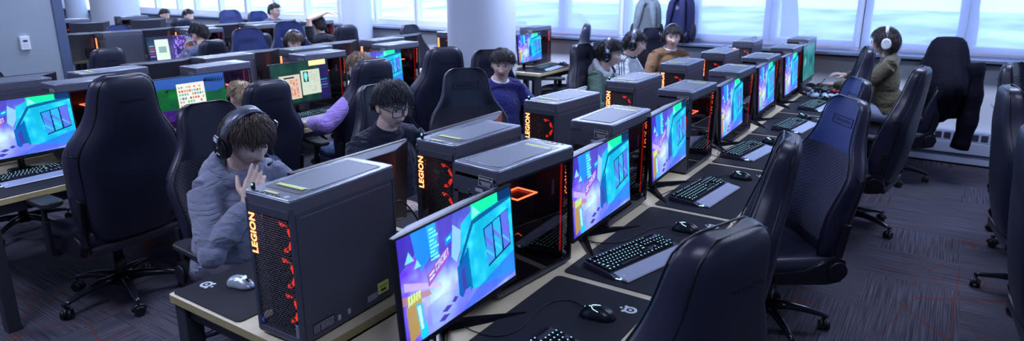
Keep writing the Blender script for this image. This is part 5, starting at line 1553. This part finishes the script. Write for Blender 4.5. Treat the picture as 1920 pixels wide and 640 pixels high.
# navy sweater, looks at us
r3, m3 = person('person in a navy sweater and thin glasses looking towards the camera', (-2.22,2.28,1.29), -28, lean=.02, hyaw=-30, hpitch=.08, hroll=-.08,
    rh=(.36,-.20,.74), lh=(.36,.22,.74), top=('knit_navy',(.022,.022,.14)), hair_col=('black2',(.012,.011,.013)), collar=white_m,
    hair_kw=dict(n=2200, length=.080, thick=.0024, style='fringe', seed=8, vol=1.14), vox=.0055, gl=('silver',.024,.018,.0012,.014))
r4, m4 = person('person in a green jacket with white hood and black headset, in profile', (-1.80,3.36,1.30), 8, lean=.16, hyaw=14, hpitch=.12,
    top=('jacket_green',(.10,.16,.13)), top_name='jacket', hair_col=('black3',(.012,.011,.013)), hair_kw=dict(n=1400, length=.08, thick=.0030, style='fringe', seed=9, vol=1.16), vox=.006, hood=white_hood,
    rh=(.36,-.20,.76), lh=(.38,.2,.76))
wear(r4, m4, 'black headset worn above the green jacket and white hood')
r5, m5 = person('person in a pale jacket with dark shoulder stripes, thin glasses and black headset', (-1.90,4.16,1.32), 8, lean=.14, hyaw=12, hpitch=.12,
    top=('jacket_pale',(.42,.46,.50)), top_name='jacket', hair_col=('black4',(.012,.011,.013)), hair_kw=dict(n=1200, length=.08, thick=.0030, style='fringe', seed=10, vol=1.14), vox=.006, stripes=mat('stripe_navy',(.01,.015,.05),.7), gl=('silver',.024,.018,.0012,.014), collar=mat('collar_navy',(.01,.015,.05),.8),
    rh=(.36,-.20,.76), lh=(.38,.2,.76))
wear(r5, m5, 'black headset worn above the striped pale jacket')
r6, m6 = person('person in a brown jacket with black headset facing the camera, mouth open', (-1.80,4.95,1.33), -40, lean=.08, hyaw=-22, hpitch=.05,
    top=('jacket_brown',(.16,.085,.04)), top_name='jacket', hair_col=('black5',(.012,.011,.013)), hair_kw=dict(n=1200, length=.07, thick=.0030, style='fringe', seed=12, vol=1.12), vox=.006, collar=white_m,
    rh=(.36,-.20,.80), lh=(.38,.2,.80))
wear(r6, m6, 'black headset worn above the brown jacket')
# olive sweater, white headphones, facing the screens
r7, m7 = person('person in an olive brown sweater with white headphones, one hand on the keyboard', (.22,5.02,1.385), 183, lean=.10, hyaw=0, hpitch=.10, s=1.02,
    top=('knit_olive',(.085,.075,.045)), hair_col=('dark_brown2',(.020,.014,.016)), hair_kw=dict(n=1600, length=.085, thick=.0030, style='bob', seed=14, vol=1.12), vox=.006, trousers=(.30,.36,.50),
    rh=(.40,-.20,.85), lh=(.46,.10,.79), rpole=(.2,-.6,-.6), gl=('black',.020,.014,.001,.012))
wear(r7, m7, 'white headphones worn above the olive sweater', 'white', False)
# middle island
r8, m8 = person('person with tied light brown hair and lilac sleeves typing at the middle island', (-2.93,1.44,1.30), 178, lean=.16, hyaw=12, hpitch=.25,
    top=('sweater_lilac',(.30,.20,.55)), hair_col=('light_brown',(.16,.105,.07)), hair_kw=dict(n=1400, length=.07, thick=.0030, style='short', seed=15, vol=1.09), vox=.006, trousers=(.16,.22,.45),
    rh=(.30,-.20,.80), lh=(.30,.37,.81), lpole=(-.2,.9,-.5))
b = MB(); b.M = m8; b.tube([(-.10,0,.0),(-.125,0,-.03),(-.12,0,-.09),(-.10,0,-.13)], [.028,.03,.022,.008], 10); b.build('ponytail', MATS['hair_light_brown'], r8)
r9, m9 = person('blond child almost hidden behind a chair at the middle island', (-3.08,.52,1.19), 185, lean=.16, hyaw=-12, hpitch=.15, s=.88,
    top=('child_top_blue',(.06,.08,.20)), hair_col=('blond',(.30,.22,.15)), hair_kw=dict(n=1000, length=.07, thick=.0030, style='short', seed=16, vol=1.10), vox=.007)
r10, m10 = person('person holding up a phone in both hands, blue grey top', (-6.60,2.42,1.31), 170, lean=.10, hyaw=20, hpitch=.35,
    top=('tee_blue_grey',(.12,.14,.26)), hair_col=('black6',(.012,.011,.014)), hair_kw=dict(n=500, length=.07, thick=.006, style='short', seed=17, vol=1.18), vox=.008,
    rh=(.26,.02,.98), lh=(.27,.10,.98), rhand=dict(dir=(.0,.3,.9), n=(.9,-.2,0), curl=(.5,.5,.5,.5)), lhand=dict(dir=(0,-.2,.9), n=(.9,.3,0), curl=(.5,.5,.5,.5)), short=True)
ph = MB(); ph.prism(rrect(.070,.145,.010,4), -.004, .004, ch=.001); pho = ph.build('phone', [mat('phone_body',(.02,.02,.03),.3)]); tag(pho, 'phone held up before the face of the blue grey top wearer', 'phone')
pho.location = (-6.88,2.44,1.08); pho.rotation_euler = (PI/2+.2, 0, PI/2-.2)
ph = MB(); ph.prism(rrect(.066,.144,.006,4), .0042, .0046); ph.build('display', mat('phone_display',(.02,.03,.05),.3,emit=(.35,.55,.85),es=.5), pho)
r11, m11 = person('child with messy brown hair and a headset behind the middle island', (-5.22,2.66,1.27), -28, lean=.16, hyaw=-4, hpitch=.35, s=.92,
    top=('child_grey_blue',(.10,.12,.22)), hair_col=('brown2',(.07,.045,.035)), hair_kw=dict(n=600, length=.07, thick=.006, style='fringe', seed=18, vol=1.16), vox=.008)
wear(r11, m11, 'grey and black headset worn by the child with messy brown hair')
r12, m12 = person('person in a black top with one arm bent over the head at the far island', (-6.42,4.02,1.33), 172, lean=.05, hyaw=0, hpitch=.1,
    top=('tee_black',(.010,.012,.022)), hair_col=('black7',(.012,.011,.014)), hair_kw=dict(n=400, length=.07, thick=.006, style='short', seed=19, vol=1.14), vox=.008,
    lh=(-.06,-.06,1.36), lpole=(.15,1,.5), rh=(.36,-.2,.78), lhand=dict(dir=(-.2,-.9,.0), n=(0,0,1), curl=(.2,.2,.2,.2)), short=True)
r13, m13 = person('man with dark hair and glasses by the bright windows, in profile', (-8.55,4.95,1.42), 10, lean=.05, hyaw=5, hpitch=.05,
    top=('shirt_dark',(.04,.05,.10)), hair_col=('black8',(.014,.012,.014)), hair_kw=dict(n=300, length=.05, thick=.006, style='short', seed=20, vol=1.08), vox=.009, gl=('black',.024,.016,.002,.006))
r14, m14 = person('person at the farthest island, left one of two heads below the bright windows', (-12.3,5.2,1.22), 10, lean=.05,
    top=('shirt_far_a',(.05,.05,.10)), hair_col=('black9',(.014,.012,.014)), hair_kw=dict(n=150, length=.05, thick=.007, seed=21, vol=1.12), vox=.012)
r15, m15 = person('person at the farthest island, right one of two heads below the bright windows', (-11.0,4.92,1.26), 10, lean=.05,
    top=('shirt_far_b',(.04,.06,.12)), hair_col=('black10',(.014,.012,.014)), hair_kw=dict(n=150, length=.05, thick=.007, seed=22, vol=1.12), vox=.012)

# ------------------------------------------------------------------ backpacks on the sill
def backpack(label, x, y, z, rz, cols, w, h, d, lean=-.10, badge=False):
    t = thing('backpack', label, 'backpack', (x,y,z), rz, 'backpacks on the window sill')
    cm = noisy('backpack_'+cols[0], cols[1], cols[2], 30, .85, bump=.2)
    dk = mat('backpack_trim', (.012,.013,.03), .8)
    M0 = Matrix.Rotation(lean, 4, 'X')
    def blob(b, w0, h0, d0, yc, zc, taper=.18, n=32):
        rg = []
        for i in range(15):
            f = i/14; zz = f*h0; e = (1-abs(2*f-1)**5); k = (1-taper*max(0, f-.45)**1.4*2)
            ww = w0*k*(.72+.28*e); dd = d0*(.45+.55*e)*(1-.25*f)
            rg.append([(ww/2*math.copysign(abs(math.cos(2*PI*q/n))**.6, math.cos(2*PI*q/n)), yc+dd/2*math.copysign(abs(math.sin(2*PI*q/n))**.7, math.sin(2*PI*q/n)), zc+zz) for q in range(n)])
        b.loft(rg, 0)
    b = MB(); b.M = M0; blob(b, w, h, d, 0, 0); b.build('body', cm, t)
    b = MB(); b.M = M0; blob(b, w*.80, h*.62, d*.42, d*.48, .02, .1); b.build('front_pocket', cm, t)
    # the harness faces the room
    b = MB(); b.M = M0
    b.prism([( -w*.30,.04),(w*.30,.04),(w*.26,h*.84),(-w*.26,h*.84)], -d/2-.012, -d/2+.02, axis='y') if False else b.box((0,-d/2-.002,h*.43), (w*.56,.028,h*.72), ch=.012)
    b.build('back_padding', mat('backpack_pad_'+cols[0], cols[3], .9, bump=(60,.3,.004)), t)
    for sx in (-1,1):
        b = MB(); b.M = M0
        path = [(sx*w*.13,-d*.42,h*.93),(sx*w*.20,-d*.66,h*.84),(sx*w*.25,-d*.72,h*.60),(sx*w*.30,-d*.66,h*.34),(sx*w*.38,-d*.50,h*.12)]
        N_ = len(path); rg = []
        for i, p_ in enumerate(path):
            ww = .034 if i < 3 else .020
            rg.append([(p_[0]-ww,p_[1],p_[2]),(p_[0]-ww,p_[1]-.014,p_[2]),(p_[0]+ww,p_[1]-.014,p_[2]),(p_[0]+ww,p_[1],p_[2])])
        b.loft(rg, 0); b.build('strap', MATS['backpack_'+cols[0]], t)
        b = MB(); b.M = M0; b.box((sx*w*.30,-d*.70,h*.36), (.05,.012,.025)); b.build('buckle', dk, t)
    b = MB(); b.M = M0; b.tube([(-.05,-d*.2,h*.97),(-.045,-d*.2,h+.035),(0,-d*.2,h+.045),(.045,-d*.2,h+.035),(.05,-d*.2,h*.97)], .010, 8); b.build('handle', dk, t)
    b = MB(); b.M = M0; b.ell((w*.50,0,h*.22), (.035,d*.3,h*.20)); b.ell((-w*.50,0,h*.22), (.035,d*.3,h*.20)); b.build('side_pocket', dk, t)
    if badge: b = MB(); b.M = M0; b.cyl((0,-d/2-.017,h*.72),(0,-d/2-.021,h*.72), .022, n=20); b.build('round_badge', mat('badge_grey',(.16,.17,.25),.5), t)
    return t
backpack('grey green backpack leaning on the window sill, left of the navy one', -2.42, 5.72, 1.085, .25, ('sage',(.15,.19,.21),(.20,.24,.27),(.12,.15,.17)), .34, .50, .20, -.12)
backpack('navy backpack standing on the window sill, right of the grey green one', -2.00, 5.72, 1.085, -.12, ('navy',(.012,.014,.075),(.022,.025,.10),(.015,.02,.09)), .33, .56, .20, -.05, True)
# stuff left on the far end of the right desks
h = headset(None, Matrix(), 'black', 'headset', True)
M = Matrix.Translation((-.33,4.86,TOP+.055)) @ Matrix.Rotation(.4,4,'Z') @ Matrix.Rotation(-1.35,4,'Y') @ Matrix.Scale(1.15,4)
loc, rot, scl = M.decompose(); h.location = loc; h.rotation_mode = 'QUATERNION'; h.rotation_quaternion = rot; h.scale = scl; h['label'] = 'black headset lying on the far end of the right desks'
def controller(x, y, rz, c1, label, name='game_controller'):
    t = thing(name, label, 'game controller', (x,y,TOP+.006), rz, 'game controllers')
    b = MB()
    def fn(d, q): return Vector((q.x*(1+.12*abs(q.y)/.07), q.y, q.z))
    b.ell((0,0,.024), (.034,.058,.018), fn=fn)
    for sy in (-1,1): b.tube([(.0,sy*.052,.024),(-.03,sy*.066,.020),(-.062,sy*.062,.014)], [.026,.022,.015], 12)
    b.build('shell', c1, t)
    for sx, sy in ((-.008,-.024),(-.008,.024)):
        b = MB(); b.cyl((sx,sy,.038),(sx,sy,.052), .006, n=10); b.cyl((sx,sy,.050),(sx,sy,.056), .010, n=14); b.build('thumbstick', plastic, t)
    b = MB()
    for k in range(4): b.cyl((.014+.010*math.cos(k*PI/2), .040+.010*math.sin(k*PI/2), .038), (.014+.010*math.cos(k*PI/2), .040+.010*math.sin(k*PI/2), .045), .0042, n=10)
    b.build('button', plastic, t)
controller(-.27, 4.70, .4, mat('controller_pale_blue',(.45,.62,.80),.35), 'pale blue game controller beside the headset on the far right desk')
controller(-.14, 4.72, 1.9, mat('controller_blue_white',(.55,.68,.85),.35), 'blue white game controller nearer the desk edge')
controller(-.10, 4.98, 1.4, mat('controller_red',(.55,.05,.04),.4), 'red game controller by the farthest keyboard')
# charging laptop-lid shape leaning behind the nearest monitor
b = MB(); b.box((0,0,.11), (.012,.17,.20), ch=.004)
o = b.build('tablet', mat('tablet_shell',(.10,.11,.16),.35,.4)); tag(o, 'small grey framed tablet standing behind the nearest monitor', 'tablet')
b = MB(); b.box((.0068,0,.11), (.001,.155,.18)); b.build('display', mat('tablet_dark',(.02,.022,.035),.15), o)
o.location = (-.77,-.31,TOP); o.rotation_euler = (0,-.25,.2)
print('objects', len(bpy.data.objects))
